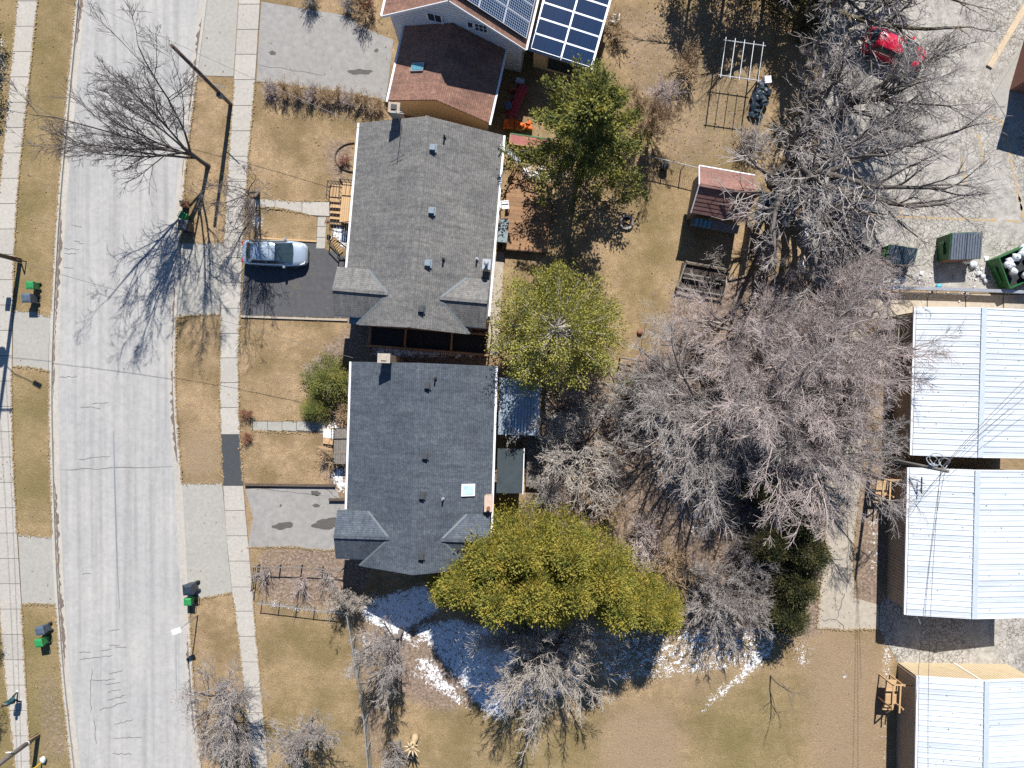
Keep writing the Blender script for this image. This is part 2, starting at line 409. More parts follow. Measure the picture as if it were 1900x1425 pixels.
litter = zone([
    (0.95, [(1010, 690), (1230, 660), (1240, 540), (1440, 500), (1560, 540), (1560, 900), (1530, 1180), (1290, 1190), (960, 960), (1005, 800)]),
    (0.85, [(475, 1020), (640, 1005), (700, 1050), (660, 1135), (480, 1115)]),
    (0.75, [(655, 1125), (690, 1125), (725, 1425), (690, 1425)]),
    (0.75, [(690, 1125), (850, 1150), (960, 1260), (830, 1330), (740, 1300), (690, 1200)]),
    (0.7, [(590, 255), (660, 250), (650, 350), (610, 345)]), (0.8, [(470, 150), (720, 180), (715, 215), (480, 190)]),
    (0.8, [(590, 640), (670, 600), (670, 670), (590, 690)]), (0.45, [(1120, 0), (1440, 0), (1400, 300), (1250, 330), (1180, 230)]),
    (0.8, [(1595, 880), (1645, 880), (1640, 1160), (1580, 1120)]), (0.75, [(560, 660), (650, 660), (650, 930), (600, 920), (590, 780)]),
    (0.8, [(640, 590), (910, 600), (910, 690), (640, 680)]), (0.5, [(115, 1250), (150, 1425), (70, 1425), (60, 1230)]),
    (0.6, [(345, 1130), (360, 1110), (400, 1425), (372, 1425)])], 2)
dirt = zone([
    (0.95, [(1580, 860), (1640, 860), (1640, 1160), (1575, 1160)]), (0.75, [(1480, 1170), (1640, 1170), (1660, 1600), (1540, 1600), (1500, 1400)]),
    (0.85, [(1520, 1370), (1640, 1370), (1640, 1450), (1530, 1450)]), (0.8, [(330, 790), (412, 800), (412, 897), (336, 895)]),
    (0.8, [(1110, 1310), (1260, 1300), (1270, 1425), (1280, 1600), (1120, 1600)]), (0.55, [(1250, 1200), (1420, 1190), (1330, 1300), (1230, 1310)]), (0.7, [(1230, 455), (1265, 455), (1250, 540), (1240, 540)]),
    (0.9, [(1640, 510), (1920, 510), (1920, 575), (1640, 575)])], 3)
green = zone([
    (0.8, [(-200, 1100), (140, 1120), (150, 1600), (-200, 1600)]), (0.65, [(-200, 690), (100, 690), (100, 1000), (-200, 1000)]),
    (0.55, [(-200, -100), (140, -100), (100, 590), (-200, 590)]), (0.35, [(480, 1130), (660, 1140), (690, 1600), (500, 1600)]),
    (0.4, [(760, 1290), (960, 1340), (900, 1600), (720, 1600)]), (0.7, [(1290, 1290), (1480, 1250), (1510, 1600), (1270, 1600)]), (0.6, [(900, 1340), (1110, 1310), (1110, 1600), (860, 1600)]),
    (0.45, [(1250, 30), (1400, 30), (1380, 320), (1280, 300)]), (0.3, [(1130, 320), (1300, 400), (1240, 640), (1150, 640)])], 6)
snow = zone([
    (0.74, [(690, 640), (880, 640), (900, 668), (680, 668)]), (0.74, [(612, 418), (655, 418), (655, 462), (636, 470), (610, 440)]),
    (0.66, [(575, 782), (640, 775), (640, 812), (600, 815)]), (0.76, [(608, 862), (645, 862), (645, 925), (625, 925)]),
    (0.72, [(662, 1112), (800, 1075), (830, 1130), (745, 1180)]),
    (0.80, [(656, 1112), (700, 1122), (760, 1168), (800, 1215), (770, 1205), (735, 1184), (676, 1156)]),
    (0.60, [(665, 1170), (690, 1170), (700, 1235), (670, 1225)]),
    (0.70, [(752, 1160), (835, 1140), (960, 1170), (970, 1250), (940, 1345), (895, 1330), (850, 1275), (800, 1210)]), (0.62, [(760, 1215), (800, 1210), (850, 1275), (900, 1335), (860, 1320), (810, 1290), (770, 1250)]),
    (0.54, [(745, 1225), (785, 1240), (830, 1285), (800, 1290), (750, 1255)]),
    (0.58, [(960, 1160), (1100, 1180), (1090, 1290), (940, 1330)]),
    (0.53, [(1060, 1160), (1460, 1160), (1440, 1230), (1370, 1250), (1120, 1280)]), (0.62, [(1250, 1165), (1340, 1165), (1340, 1200), (1260, 1205)]),
    (0.60, [(1395, 1180), (1455, 1190), (1420, 1240), (1330, 1310), (1285, 1345), (1300, 1300), (1370, 1240)]),
    (0.50, [(1465, 1180), (1520, 1190), (1510, 1260), (1460, 1230)]), (0.52, [(1555, 1235), (1580, 1235), (1580, 1275), (1555, 1270)]),
    (0.48, [(1180, 740), (1420, 760), (1440, 1000), (1280, 1010), (1200, 900)]), (0.54, [(1190, 760), (1270, 740), (1310, 830), (1230, 850)]),
    (0.55, [(1600, 640), (1625, 640), (1615, 760), (1590, 760)]),
    (0.50, [(1606, 930), (1640, 930), (1636, 1090), (1600, 1060)]),
    (0.62, [(950, 300), (1010, 300), (1080, 330), (1010, 345), (950, 330)]), (0.60, [(1010, 760), (1070, 760), (1060, 860), (1000, 850)]),
    (0.85, [(1498, 285), (1514, 285), (1497, 515), (1478, 515)]), (0.57, [(485, 1105), (650, 1130), (650, 1150), (490, 1135)]),
    (0.72, [(462, 392), (496, 392), (492, 432), (465, 430)]), (0.55, [(-40, 60), (14, 60), (6, 330), (-40, 330)]),
    (0.58, [(1628, 1150), (1660, 1170), (1650, 1425), (1632, 1425)])], 1)
inroad = (GX > kerb_l(GY) + 1) & (GX < kerb_r(GY) - 1)
Z = np.where(inroad, -0.30, 0.0)
rngz = np.random.default_rng(3)
kz = (CAM_H) / FPX
V = np.stack([(GX - 950) * kz, (712.5 - GY) * kz, Z - np.where(inroad, 0, np.abs(blur(rngz.normal(0, .05, GX.shape), 1)))], -1).reshape(-1, 3)
ny, nx = GX.shape
ii = np.arange(ny * nx).reshape(ny, nx)
F = np.stack([ii[1:, :-1], ii[1:, 1:], ii[:-1, 1:], ii[:-1, :-1]], -1).reshape(-1, 4)
m, nt, b = nodes('ground')
p = pos(nt)
at = N(nt, 'ShaderNodeAttribute', attribute_name='zone'); sp = nt.nodes.new('ShaderNodeSeparateColor'); nt.links.new(at.outputs['Color'], sp.inputs[0])
n_f = noise(nt, 14, 4, .75, p); n_m = noise(nt, 2.2, 5, .65, p); n_c = noise(nt, .35, 4, .6, p); n_x = noise(nt, 5.0, 4, .7, p); n_t = noise(nt, 45, 2, .6, p)
grain = math_(nt, 'ADD', math_(nt, 'MULTIPLY', n_f, .55), math_(nt, 'MULTIPLY', n_t, .45))
straw = ramp(nt, grain, [(.34, (.12, .076, .04)), (.45, (.28, .19, .105)), (.55, (.43, .31, .18)), (.68, (.61, .475, .30))])
straw = mixc(nt, ramp(nt, n_m, [(.35, (0, 0, 0)), (.7, (.75, .75, .75))]), straw, ramp(nt, grain, [(.33, (.10, .066, .037)), (.62, (.28, .195, .115))]))
straw = mixc(nt, ramp(nt, n_c, [(.40, (0, 0, 0)), (.62, (.8, .8, .8))]), straw, ramp(nt, grain, [(.35, (.085, .06, .028)), (.65, (.235, .168, .08))]))
turf = ramp(nt, grain, [(.33, (.068, .058, .022)), (.5, (.165, .135, .052)), (.7, (.30, .235, .105))])
col = mixc(nt, math_(nt, 'MULTIPLY', sp.outputs[2], math_(nt, 'MULTIPLY_ADD', n_c, .9, .45), clamp=True), straw, turf)
def gate(fac, nz, lo, hi, amp=.9):
    v = math_(nt, 'ADD', fac, math_(nt, 'MULTIPLY', math_(nt, 'SUBTRACT', nz, .5), amp))
    mr = N(nt, 'ShaderNodeMapRange', interpolation_type='SMOOTHSTEP'); nt.links.new(v, mr.inputs[0])
    mr.inputs[1].default_value = lo; mr.inputs[2].default_value = hi; return mr.outputs[0]
dirtc = ramp(nt, grain, [(.35, (.15, .102, .06)), (.5, (.265, .19, .118)), (.68, (.42, .32, .21))])
col = mixc(nt, gate(at.outputs['Alpha'], n_m, .12, .88, 1.0), col, dirtc)
litc = ramp(nt, math_(nt, 'ADD', math_(nt, 'MULTIPLY', n_t, .5), math_(nt, 'MULTIPLY', n_x, .5)), [(.36, (.07, .052, .04)), (.46, (.16, .115, .085)), (.55, (.27, .20, .15)), (.64, (.44, .36, .30))])
col = mixc(nt, gate(sp.outputs[0], math_(nt, 'ADD', math_(nt, 'MULTIPLY', n_x, .5), math_(nt, 'MULTIPLY', n_m, .5)), .28, .72, 1.1), col, litc)
sn = gate(sp.outputs[1], math_(nt, 'ADD', math_(nt, 'MULTIPLY', n_x, .30), math_(nt, 'ADD', math_(nt, 'MULTIPLY', n_f, .42), math_(nt, 'MULTIPLY', n_m, .28))), .545, .66, 2.3)
wear = noise(nt, .8, 5, .7, mapped(nt, p, (1, 1, 1), loc=(11, 4, 0)))
col = mixc(nt, ramp(nt, wear, [(.55, (0, 0, 0)), (.72, (.6, .6, .6))]), col, dirtc)
col = mixc(nt, sn, col, ramp(nt, n_t, [(.3, (.72, .75, .78)), (.7, (.90, .91, .92))]))
nt.links.new(col, b.inputs['Base Color']); b.inputs['Roughness'].default_value = .95; b.inputs['Specular IOR Level'].default_value = .15
bump(nt, b, math_(nt, 'ADD', grain, math_(nt, 'MULTIPLY', n_x, .8)), .9, .05)
me = mesh_np('ground', V, F, m, True)
ca = me.color_attributes.new('zone', 'FLOAT_COLOR', 'POINT')
ca.data.foreach_set('color', np.stack([litter, snow, green, dirt], -1).astype(np.float32).ravel())
tag(link('ground', me), 'dry brown winter lawn and bare ground around the houses', 'ground', kind='structure')

# ---- generic ribbon between two curves
def ribbon(fa, fb, y0, y1, z, step=12, oa=0.0, ob=0.0, thick=0.0):
    ys = np.arange(y0, y1 + step, step); mb = MB()
    A = [W(fa(y) + oa * PXM, y, 0) for y in ys]; B = [W(fb(y) + ob * PXM, y, 0) for y in ys]
    k = (CAM_H - 0) / FPX
    vs = [(a.x, a.y, z) for a in A] + [(q.x, q.y, z) for q in B]; n = len(ys)
    fs = [(i, i + 1, n + i + 1, n + i) for i in range(n - 1)]
    if thick:
        vs += [(a.x, a.y, z - thick) for a in A] + [(q.x, q.y, z - thick) for q in B]
        fs += [(i, 2 * n + i, 2 * n + i + 1, i + 1) for i in range(n - 1)] + [(n + i + 1, 3 * n + i + 1, 3 * n + i, n + i) for i in range(n - 1)]
    mb.add(vs, fs); return mb

# road: worn pale asphalt with long wheel streaks
m, nt, b = nodes('road'); p = pos(nt)
stk = noise(nt, 1.0, 4, .6, mapped(nt, p, (2.2, .05, 1)))
n1 = noise(nt, .25, 4, .6, p); n2 = noise(nt, 30, 3, .7, p); n3 = noise(nt, 3, 5, .7, p)
col = ramp(nt, stk, [(.3, (.275, .267, .256)), (.5, (.335, .325, .308)), (.7, (.375, .362, .341))])
col = mixc(nt, 1.0, col, ramp(nt, n2, [(.3, (.84, .84, .84)), (.7, (1.14, 1.14, 1.14))]), 'MULTIPLY')
col = mixc(nt, 1.0, col, ramp(nt, n1, [(.3, (.9, .91, .93)), (.7, (1.08, 1.07, 1.05))]), 'MULTIPLY')
col = mixc(nt, 1.0, col, ramp(nt, n3, [(.35, (.9, .9, .9)), (.6, (1.05, 1.05, 1.05))]), 'MULTIPLY')
nt.links.new(col, b.inputs['Base Color']); b.inputs['Roughness'].default_value = .9; bump(nt, b, n2, .25, .01)
mat('gutter_dirt', (.20, .155, .125), (.09, .07, .06), 9, .95, c3=(.30, .25, .21))
rd = ribbon(kerb_l, kerb_r, -600, 2000, -0.13, oa=.05, ob=-.05).build('road', MATS['road'])
tag(rd, 'pale worn asphalt road curving past the front lawns', 'road', kind='structure')
for fa, s, lab in ((kerb_r, -1, 'right'), (kerb_l, 1, 'left')):
    g = ribbon(fa, fa, -600, 2000, -0.122, oa=s * .05, ob=s * .52).build('gutter', MATS['concrete'], rd)
    k = ribbon(fa, fa, -600, 2000, 0.03, oa=-s * .10, ob=s * .10, thick=.28).build('kerb', MATS['concrete'])
    tag(k, 'concrete kerb on the house side of the road' if s < 0 else 'concrete kerb beside the far strip of turf and pole', 'kerb', kind='structure')
    # dead leaves and grit lying in the gutter
    ys = np.arange(-20, 1450, 5.0); k = len(ys); dens = np.clip(np.sin(ys * .011 + (0 if s < 0 else 2.2)) + .6 * np.sin(ys * .027 + 1.3 * s) + .35, 0, 1.2)
    wv = dens * np.array([R.uniform(.06, .26) for _ in ys]); ofs = np.array([R.uniform(.10, .16) for _ in ys]); mbg = MB()
    A = [W(fa(y) + s * o_ * PXM, y) for y, o_ in zip(ys, ofs)]; B = [W(fa(y) + s * (o_ + w_ + .004) * PXM, y) for y, o_, w_ in zip(ys, ofs, wv)]
    mbg.add([(q.x, q.y, -.117) for q in A + B], [(i, i + 1, k + i + 1, k + i) for i in range(k - 1)])
    tag(mbg.build('gutter_leaves', MATS['gutter_dirt'], rd), kind='stuff')

def strip_poly(pts, w, z=None):
    """thin wandering strip through points (pixels)"""
    P = [W(*q) for q in pts]; mb = MB(); L = []; Rr = []
    for i, c in enumerate(P):
        t = (P[min(i + 1, len(P) - 1)] - P[max(0, i - 1)]).normalized(); nrm = Vector((-t.y, t.x, 0))
        ww = w * (0.4 if i in (0, len(P) - 1) else R.uniform(.7, 1.2)); L.append(c + nrm * ww / 2); Rr.append(c - nrm * ww / 2)
    n = len(P); mb.add([(v.x, v.y, z) for v in L + Rr], [(i, i + 1, n + i + 1, n + i) for i in range(n - 1)]); return mb
def wander(a, b, n=7, amp=2.0):
    return [(a[0] + (b[0] - a[0]) * i / n + R.uniform(-amp, amp) * (0 < i < n), a[1] + (b[1] - a[1]) * i / n + R.uniform(-amp, amp) * (0 < i < n)) for i in range(n + 1)]
CR = [((110, 872), (320, 866)), ((143, 853), (203, 847)), ((168, 750), (199, 747)), ((146, 755), (185, 758)), ((200, 1172), (221, 1169)), ((200, 1199), (220, 1199)),
      ((184, 1209), (204, 1206)), ((212, 1202), (233, 1202)), ((144, 1211), (168, 1211)), ((144, 1226), (207, 1217)), ((200, 1253), (226, 1244)), ((164, 1264), (212, 1262)),
      ((193, 1271), (222, 1268)), ((197, 1286), (222, 1280)), ((197, 1301), (233, 1291)), ((181, 1320), (234, 1304)), ((209, 1347), (245, 1337)), ((206, 1371), (262, 1369)),
      ((206, 1400), (245, 1401)), ((168, 1240), (166, 1325)), ((172, 1336), (177, 1382)), ((130, 417), (150, 421)), ((135, 447), (153, 451)), ((116, 461), (145, 462)),
      ((150, 1066), (168, 1066)), ((117, 470), (140, 471)), ((116, 496), (135, 496)), ((214, 17), (282, 21)), ((108, 700), (142, 698))]
for a, c in CR:
    strip_poly(wander(a, c, 9, 1.5), .05, -.126).build('crack', MATS['crack'], rd)
# long tar seam in the middle of the road
strip_poly([(209, 800), (211, 900), (214, 1000), (216, 1060), (220, 1130)], .11, -.1255).build('seam', mat('seam_grey', (.20, .215, .225), (.17, .185, .195), 6, .9), rd)
strip_poly([(325, 1180), (325, 1240), (326, 1300)], .06, -.1255).build('seam', MATS['seam_grey'], rd)

# ---- sidewalks: every slab is a piece
def sidewalk(fl, fr, ys, label, darkrange=None):
    bed = ribbon(fl, fr, -600, 2000, 0.012, thick=.05).build('sidewalk', MATS['joint'])
    tag(bed, label, 'sidewalk', kind='structure')
    for y0, y1 in zip(ys[:-1], ys[1:]):
        dark = darkrange and y0 >= darkrange[0] - 2 and y1 <= darkrange[1] + 2
        mb = MB(); g = .5
        dz = R.uniform(-.004, .006)
        c = [W(fl(y0) + g, y0 + g), W(fr(y0) - g, y0 + g), W(fr(y1) - g, y1 - g), W(fl(y1) + g, y1 - g)]
        mb.prism([(q.x, q.y) for q in c], -.03, .032 + dz)
        mb.build('asphalt_patch' if dark else 'slab', MATS['asphalt_patch' if dark else 'concrete'], bed)
ysr = [8 - 47 * i for i in range(9, 0, -1)] + [8, 55, 101, 148, 196, 243, 290, 337, 384, 431, 478, 525, 572, 619, 664, 710, 756, 806, 901, 947, 994, 1041, 1089, 1134, 1181, 1228, 1275, 1322, 1370, 1418] + [1418 + 47 * i for i in range(1, 9)]
sidewalk(swr_l, swr_r, ysr, 'concrete sidewalk of square slabs with one dark asphalt patch', (806, 901))
ysl = [-374 + 47 * i for i in range(0, 49)]
sidewalk(swl_l, swl_r, ysl, 'concrete sidewalk across the road, with a pedestrian on it')

# ---- paved patches
def pave(name, label, cat, poly, m, z=.02, parent=None, thick=.06):
    mb = MB(); mb.prism([(W(*q).x, W(*q).y) for q in poly], z - thick, z)
    o = mb.build(name, MATS[m], parent)
    if parent is None: tag(o, label, cat, kind='structure')
    return o
pave('driveway_apron', 'grey concrete apron between road and sidewalk near the tall leaning pole', 'driveway', [(kerb_r(y) + 3, y) for y in range(-60, 145, 40)] + [(swr_l(y) - 1, y) for y in (142, 100, 50, 0, -60)], 'concrete_apron', .016)
d1 = pave('driveway', 'wide worn grey driveway beside the brown-roofed garage', 'driveway', [(485, 3), (560, 16), (640, 28), (690, 58), (730, 74), (716, 187), (640, 172), (560, 162), (476, 151)], 'drive_grey')
pave('driveway_apron', 'grey concrete apron beneath the shadow of the street tree', 'driveway', [(337, 452), (419, 452), (414, 520), (408, 584), (370, 584), (329, 588), (331, 520)], 'concrete_apron', .016)
d2 = pave('driveway', 'dark asphalt driveway with the silver car parked on it', 'driveway', [(457, 447), (587, 450), (603, 462), (648, 478), (648, 590), (560, 588), (447, 585)], 'asphalt_dark')
pave('driveway_apron', 'pale concrete apron below the dirt patch beside the asphalt sidewalk patch', 'driveway', [(337, 897), (412, 896), (418, 960), (424, 1040), (431, 1099), (400, 1106), (372, 1110), (349, 1110), (344, 1000)], 'concrete_apron', .016)
d3 = pave('driveway', 'stained grey driveway in front of the blue-grey roofed house', 'driveway', [(455, 907), (540, 904), (617, 903), (632, 925), (650, 930), (650, 1016), (600, 1022), (540, 1014), (460, 1016), (470, 960)], 'drive_grey')
pave('driveway_apron', 'concrete apron across the road below the two bins', 'driveway', [(25, 576), (60, 577), (95, 588), (91, 640), (90, 688), (55, 681), (24, 680)], 'concrete_apron', .016)
pave('driveway_apron', 'concrete apron across the road above the bins on the turf', 'driveway', [(34, 992), (70, 994), (98, 997), (102, 1060), (103, 1122), (70, 1119), (41, 1121), (37, 1050)], 'concrete_apron', .016)
for d, sts in ((d1, [((650, 130), (686, 137), 8), ((500, 97), (512, 100), 5), ((695, 96), (702, 92), 4)]), (d3, [((510, 970), (541, 981), 9), ((583, 975), (633, 968), 16), ((580, 938), (594, 938), 5), ((520, 938), (522, 938), 4), ((580, 912), (592, 918), 7)]), (d2, [((540, 520), (560, 540), 5)])):
    for a, c, w in sts:
        mb = MB(); n = 26
        pts = []
        for k in range(n):
            t = 2 * math.pi * k / n; mx, my = (a[0] + c[0]) / 2, (a[1] + c[1]) / 2
            hx, hy = abs(c[0] - a[0]) / 2 + w * .4, w * .6 + abs(c[1] - a[1]) / 4
            r = .9 + .18 * math.sin(2 * t + w) + .12 * math.sin(5 * t + 2 * w) + R.uniform(-.07, .07); q = W(mx + hx * r * math.cos(t), my + hy * r * math.sin(t)); pts.append((q.x, q.y, .0245))
        mb.add(pts, [tuple(range(n))]); mb.build('stain', MATS['stain'], d)
for pts in ([(476, 905), (530, 916), (560, 922), (600, 920)], [(600, 903), (620, 926), (632, 928)]):
    strip_poly(wander(pts[0], pts[-1], 8, 2), .05, .0245).build('crack', MATS['crack'], d3)
strip_poly(wander((478, 120), (600, 140), 9, 1.5), .04, .0245).build('crack', MATS['crack'], d1)
# oil patch and tar strip where driveways meet the walk
edge = MB(); edge.bar(W(470, 441, .05), W(588, 448, .05), .12, .12)
tag(edge.build('timber_edging', MATS['timber_pale']), 'pale timber edging along the lawn side of the dark driveway', 'edging')
edge = MB(); edge.bar(W(447, 587, .05), W(645, 594, .05), .14, .12)
tag(edge.build('timber_edging', MATS['concrete_old']), 'low concrete edging between dark driveway and front lawn', 'edging')
# front walks, slab by slab
wk = tag(MB().prism([(W(*q).x, W(*q).y) for q in [(462, 367), (545, 374), (612, 374), (612, 402), (606, 402), (603, 462), (586, 462), (589, 402), (575, 399), (520, 386), (462, 384)]], -.04, .010).build('garden_path', MATS['joint']), 'concrete path from sidewalk to the pale timber steps', 'path', kind='structure')
for poly in ([(463, 368), (510, 371), (510, 384), (463, 384)], [(511, 371), (560, 375), (560, 395), (511, 384)], [(561, 375), (611, 375), (611, 401), (576, 399), (561, 395)], [(590, 403), (605, 403), (605, 420), (589, 420)], [(589, 421), (605, 421), (604, 440), (588, 440)], [(588, 441), (604, 441), (603, 461), (587, 461)]):
    pave('slab', None, None, poly, 'concrete', .03, wk)
wk = tag(MB().prism([(W(*q).x, W(*q).y) for q in [(468, 781), (566, 781), (608, 786), (606, 803), (560, 802), (468, 799)]], -.04, .010).build('garden_path', MATS['joint']), 'grey concrete path between red-brown shrubs and the snowy timber steps', 'path', kind='structure')
for x in range(470, 600, 27):
    pave('slab', None, None, [(x, 782), (x + 26, 782 + (x > 560) * 3), (x + 26, 800), (x, 798)], 'concrete_apron', .028, wk)
pave('garden_path', 'narrow concrete walk along the back wall beside the timber deck', 'path', [(912, 466), (936, 468), (930, 560), (925, 660), (902, 660), (906, 560)], 'concrete_old', .02)
bw = MB(); bw.bar(W(455, 899, .10), W(622, 901, .10), .16, .26)
tag(bw.build('retaining_edge', MATS['timber_brown']), 'dark low timber edge between lawn and stained driveway', 'edging')

# ---- back lane and parking lot
m, nt, b = nodes('lot'); p = pos(nt)
wob = nt.nodes.new('ShaderNodeVectorMath'); wob.operation = 'ADD'
nw = N(nt, 'ShaderNodeTexNoise', i_Scale=1.2, i_Detail=3.0); nt.links.new(p, nw.inputs['Vector']); nt.links.new(p, wob.inputs[0]); nt.links.new(nw.outputs['Color'], wob.inputs[1])
vo = N(nt, 'ShaderNodeTexVoronoi', feature='DISTANCE_TO_EDGE', i_Scale=3.4); nt.links.new(wob.outputs[0], vo.inputs['Vector'])
crk = N(nt, 'ShaderNodeMapRange', i_From_Min=.02, i_From_Max=.09); nt.links.new(vo.outputs['Distance'], crk.inputs[0])
n1 = noise(nt, .22, 3, .6, p); n2 = noise(nt, 25, 3, .7, p); n3 = noise(nt, 1.5, 5, .7, p)
base = ramp(nt, n3, [(.3, (.215, .20, .175)), (.48, (.33, .308, .272)), (.7, (.44, .415, .375))])
base = mixc(nt, 1.0, base, ramp(nt, n2, [(.3, (.82, .82, .82)), (.7, (1.16, 1.16, 1.16))]), 'MULTIPLY')
msk = ramp(nt, n1, [(.38, (0, 0, 0)), (.52, (1, 1, 1))])
inv = math_(nt, 'SUBTRACT', 1.0, crk.outputs[0])
sepc = nt.nodes.new('ShaderNodeSeparateColor'); nt.links.new(msk, sepc.inputs[0])
crf = math_(nt, 'MULTIPLY', inv, math_(nt, 'MULTIPLY_ADD', sepc.outputs[0], .85, .12))
nt.links.new(mixc(nt, crf, base, (.13, .115, .095)), b.inputs['Base Color']); b.inputs['Roughness'].default_value = .92
bump(nt, b, math_(nt, 'SUBTRACT', n2, crf), .5, .02)
lot = pave('parking_lot', 'cracked pale asphalt parking lot with faded yellow lines', 'parking lot', [(1540, -400), (2500, -400), (2500, 540), (1640, 537), (1560, 545), (1500, 520), (1517, 300)], 'lot', .02)
for a, c in (((1783, 288), (1792, 350)), ((1815, 247), (1827, 305)), ((1858, 222), (1896, 392)), ((1528, 391), (1570, 393)), ((1575, 394), (1632, 400)), ((1662, 402), (1894, 411)), ((1664, 372), (1672, 402)), ((1694, 140), (1726, 152)), ((1700, 148), (1706, 185)), ((1618, 220), (1622, 262)), ((1832, 215), (1860, 226)), ((1890, 360), (1899, 410))):
    n = max(2, int(math.hypot(c[0] - a[0], c[1] - a[1]) / 14)); 
    for i in range(n):
        if R.random() < .10: continue
        q0 = (a[0] + (c[0] - a[0]) * i / n, a[1] + (c[1] - a[1]) * i / n); q1 = (a[0] + (c[0] - a[0]) * (i + .93) / n, a[1] + (c[1] - a[1]) * (i + .93) / n)
        strip_poly(wander(q0, q1, 3, .5), R.uniform(.12, .20), .0245).build('painted_line', MATS['yellow_paint'], lot)
lane = pave('lane', 'pale concrete back lane between the bare trees and the storage buildings', 'lane', [(1552, 560), (1604, 560), (1600, 850), (1592, 930), (1582, 1040), (1588, 1110), (1630, 1122), (1630, 1167), (1575, 1169), (1516, 1166), (1522, 1090), (1532, 1000), (1530, 900), (1540, 800)], 'concrete_old', .02)
for pts in ([(1532, 955), (1568, 951)], [(1570, 880), (1574, 1010)], [(1574, 1010), (1570, 1100)], [(1567, 1100), (1552, 1150)], [(1525, 1150), (1552, 1150)], [(1538, 1040), (1566, 1036)], [(1553, 1150), (1570, 1170)]):
    strip_poly(wander(pts[0], pts[1], 7, 2), .07, .0245).build('crack', MATS['crack'], lane)
yard = pave('yard_pavement', 'cracked concrete between two white-roofed storage buildings, deep in shade', 'pavement', [(1640, 1110), (2400, 1110), (2400, 1290), (1700, 1290), (1658, 1214), (1632, 1170), (1632, 1125)], 'lot', .016)
bed = tag(MB().prism([(W(*q).x, W(*q).y) for q in [(1600, 541), (2400, 553), (2400, 600), (1600, 590)]], -.05, .012).build('slab_walk', MATS['joint']), 'brown-stained concrete slabs between rail fence and white metal roof', 'pavement', kind='structure')
for x0, x1 in ((1602, 1645), (1647, 1719), (1721, 1790), (1792, 1860), (1862, 1935), (1937, 2010)):
    pave('slab', None, None, [(x0, 543 + (x0 - 1600) * .014), (x1, 543 + (x1 - 1600) * .014), (x1, 592), (x0, 590)], 'concrete_old', .034, bed)
kb = MB(); kb.bar(W(1835, 124, .07), W(1915, -10, .07), .42, .16)
mat('kerb_tan', (.55, .44, .30), (.44, .35, .24), 5, .9)
tag(kb.build('kerb', MATS['kerb_tan']), 'pale concrete kerb at the corner of the parking lot', 'kerb', kind='structure')
kb2 = pave('sidewalk', 'grey concrete pavement beside the brick building at the lot corner', 'sidewalk', [(1838, 172), (1920, 40), (2400, 40), (2400, 260), (1868, 222)], 'concrete_apron', .05)
strip_poly([(1845, 172), (1925, 45)], .05, .056).build('crack', MATS['crack'], kb2)

# ---- fallen leaves and ragged grass along the paving
def flecks(name, pts, smin, smax, m, z, label):
    n = len(pts); pts = np.array(pts); rg = np.random.default_rng(len(pts)); a = rg.uniform(0, 6.3, n); s = rg.uniform(smin, smax, n); e = rg.uniform(.4, 1, n)
    c = np.stack([(pts[:, 0] - 950) * kz, (712.5 - pts[:, 1]) * kz, np.full(n, z)], -1)
    u = np.stack([np.cos(a) * s, np.sin(a) * s, rg.uniform(0, .35, n) * s], -1); w = np.stack([-np.sin(a) * s * e, np.cos(a) * s * e, rg.uniform(0, .35, n) * s], -1)
    Vv = np.stack([c - u, c + w, c + u, c - w], 1).reshape(-1, 3); Vv[:, 2] = np.maximum(Vv[:, 2], z - .01) + .01
    return tag(link(name, mesh_np(name, Vv, np.arange(4 * n).reshape(n, 4), MATS[m])), label, 'litter' if 'lea' in name else 'grass', kind='stuff')
mat('dead_leaf', (.34, .22, .13), (.16, .10, .065), 3.0, .9, c3=(.52, .42, .33))
mat('dead_grass', (.36, .26, .135), (.20, .14, .07), 3.0, .95)
rg = np.random.default_rng(77); cand = np.stack([rg.uniform(-30, 1930, 60000), rg.uniform(-30, 1455, 60000)], -1)
ix = np.clip(np.searchsorted(gx, cand[:, 0]) - 1, 0, nx - 1); iy = np.clip(np.searchsorted(gy, cand[:, 1]) - 1, 0, ny - 1)
keep = (rg.uniform(0, 1, len(cand)) < .025 + .5 * litter[iy, ix]) & ~inroad[iy, ix] & ~((cand[:, 0] > 1500) & (cand[:, 1] < 545))
flecks('fallen_leaves', cand[keep], .03, .075, 'dead_leaf', .035, 'fallen leaves scattered over lawns and thicket floor')
ed = []
for f, sg in ((swr_l, -1), (swr_r, 1), (swl_l, -1), (swl_r, 1), (kerb_r, 1), (kerb_l, -1)):
    for y in np.arange(-20, 1450, 1.6):
        if 452 < y < 590 and f in (swr_l, kerb_r): continue
        if 896 < y < 1108 and f in (swr_l, swr_r, kerb_r): continue
        if y < 150 and f in (swr_l, kerb_r, swr_r): continue
        if (578 < y < 688 or 992 < y < 1120) and f in (swl_r, kerb_l): continue
        if 450 < y < 585 and f is swr_r: continue
        ed.append((f(y) + sg * (.09 if f in (kerb_r, kerb_l) else -.02) * PXM + rg.normal(0, 1.0), y))
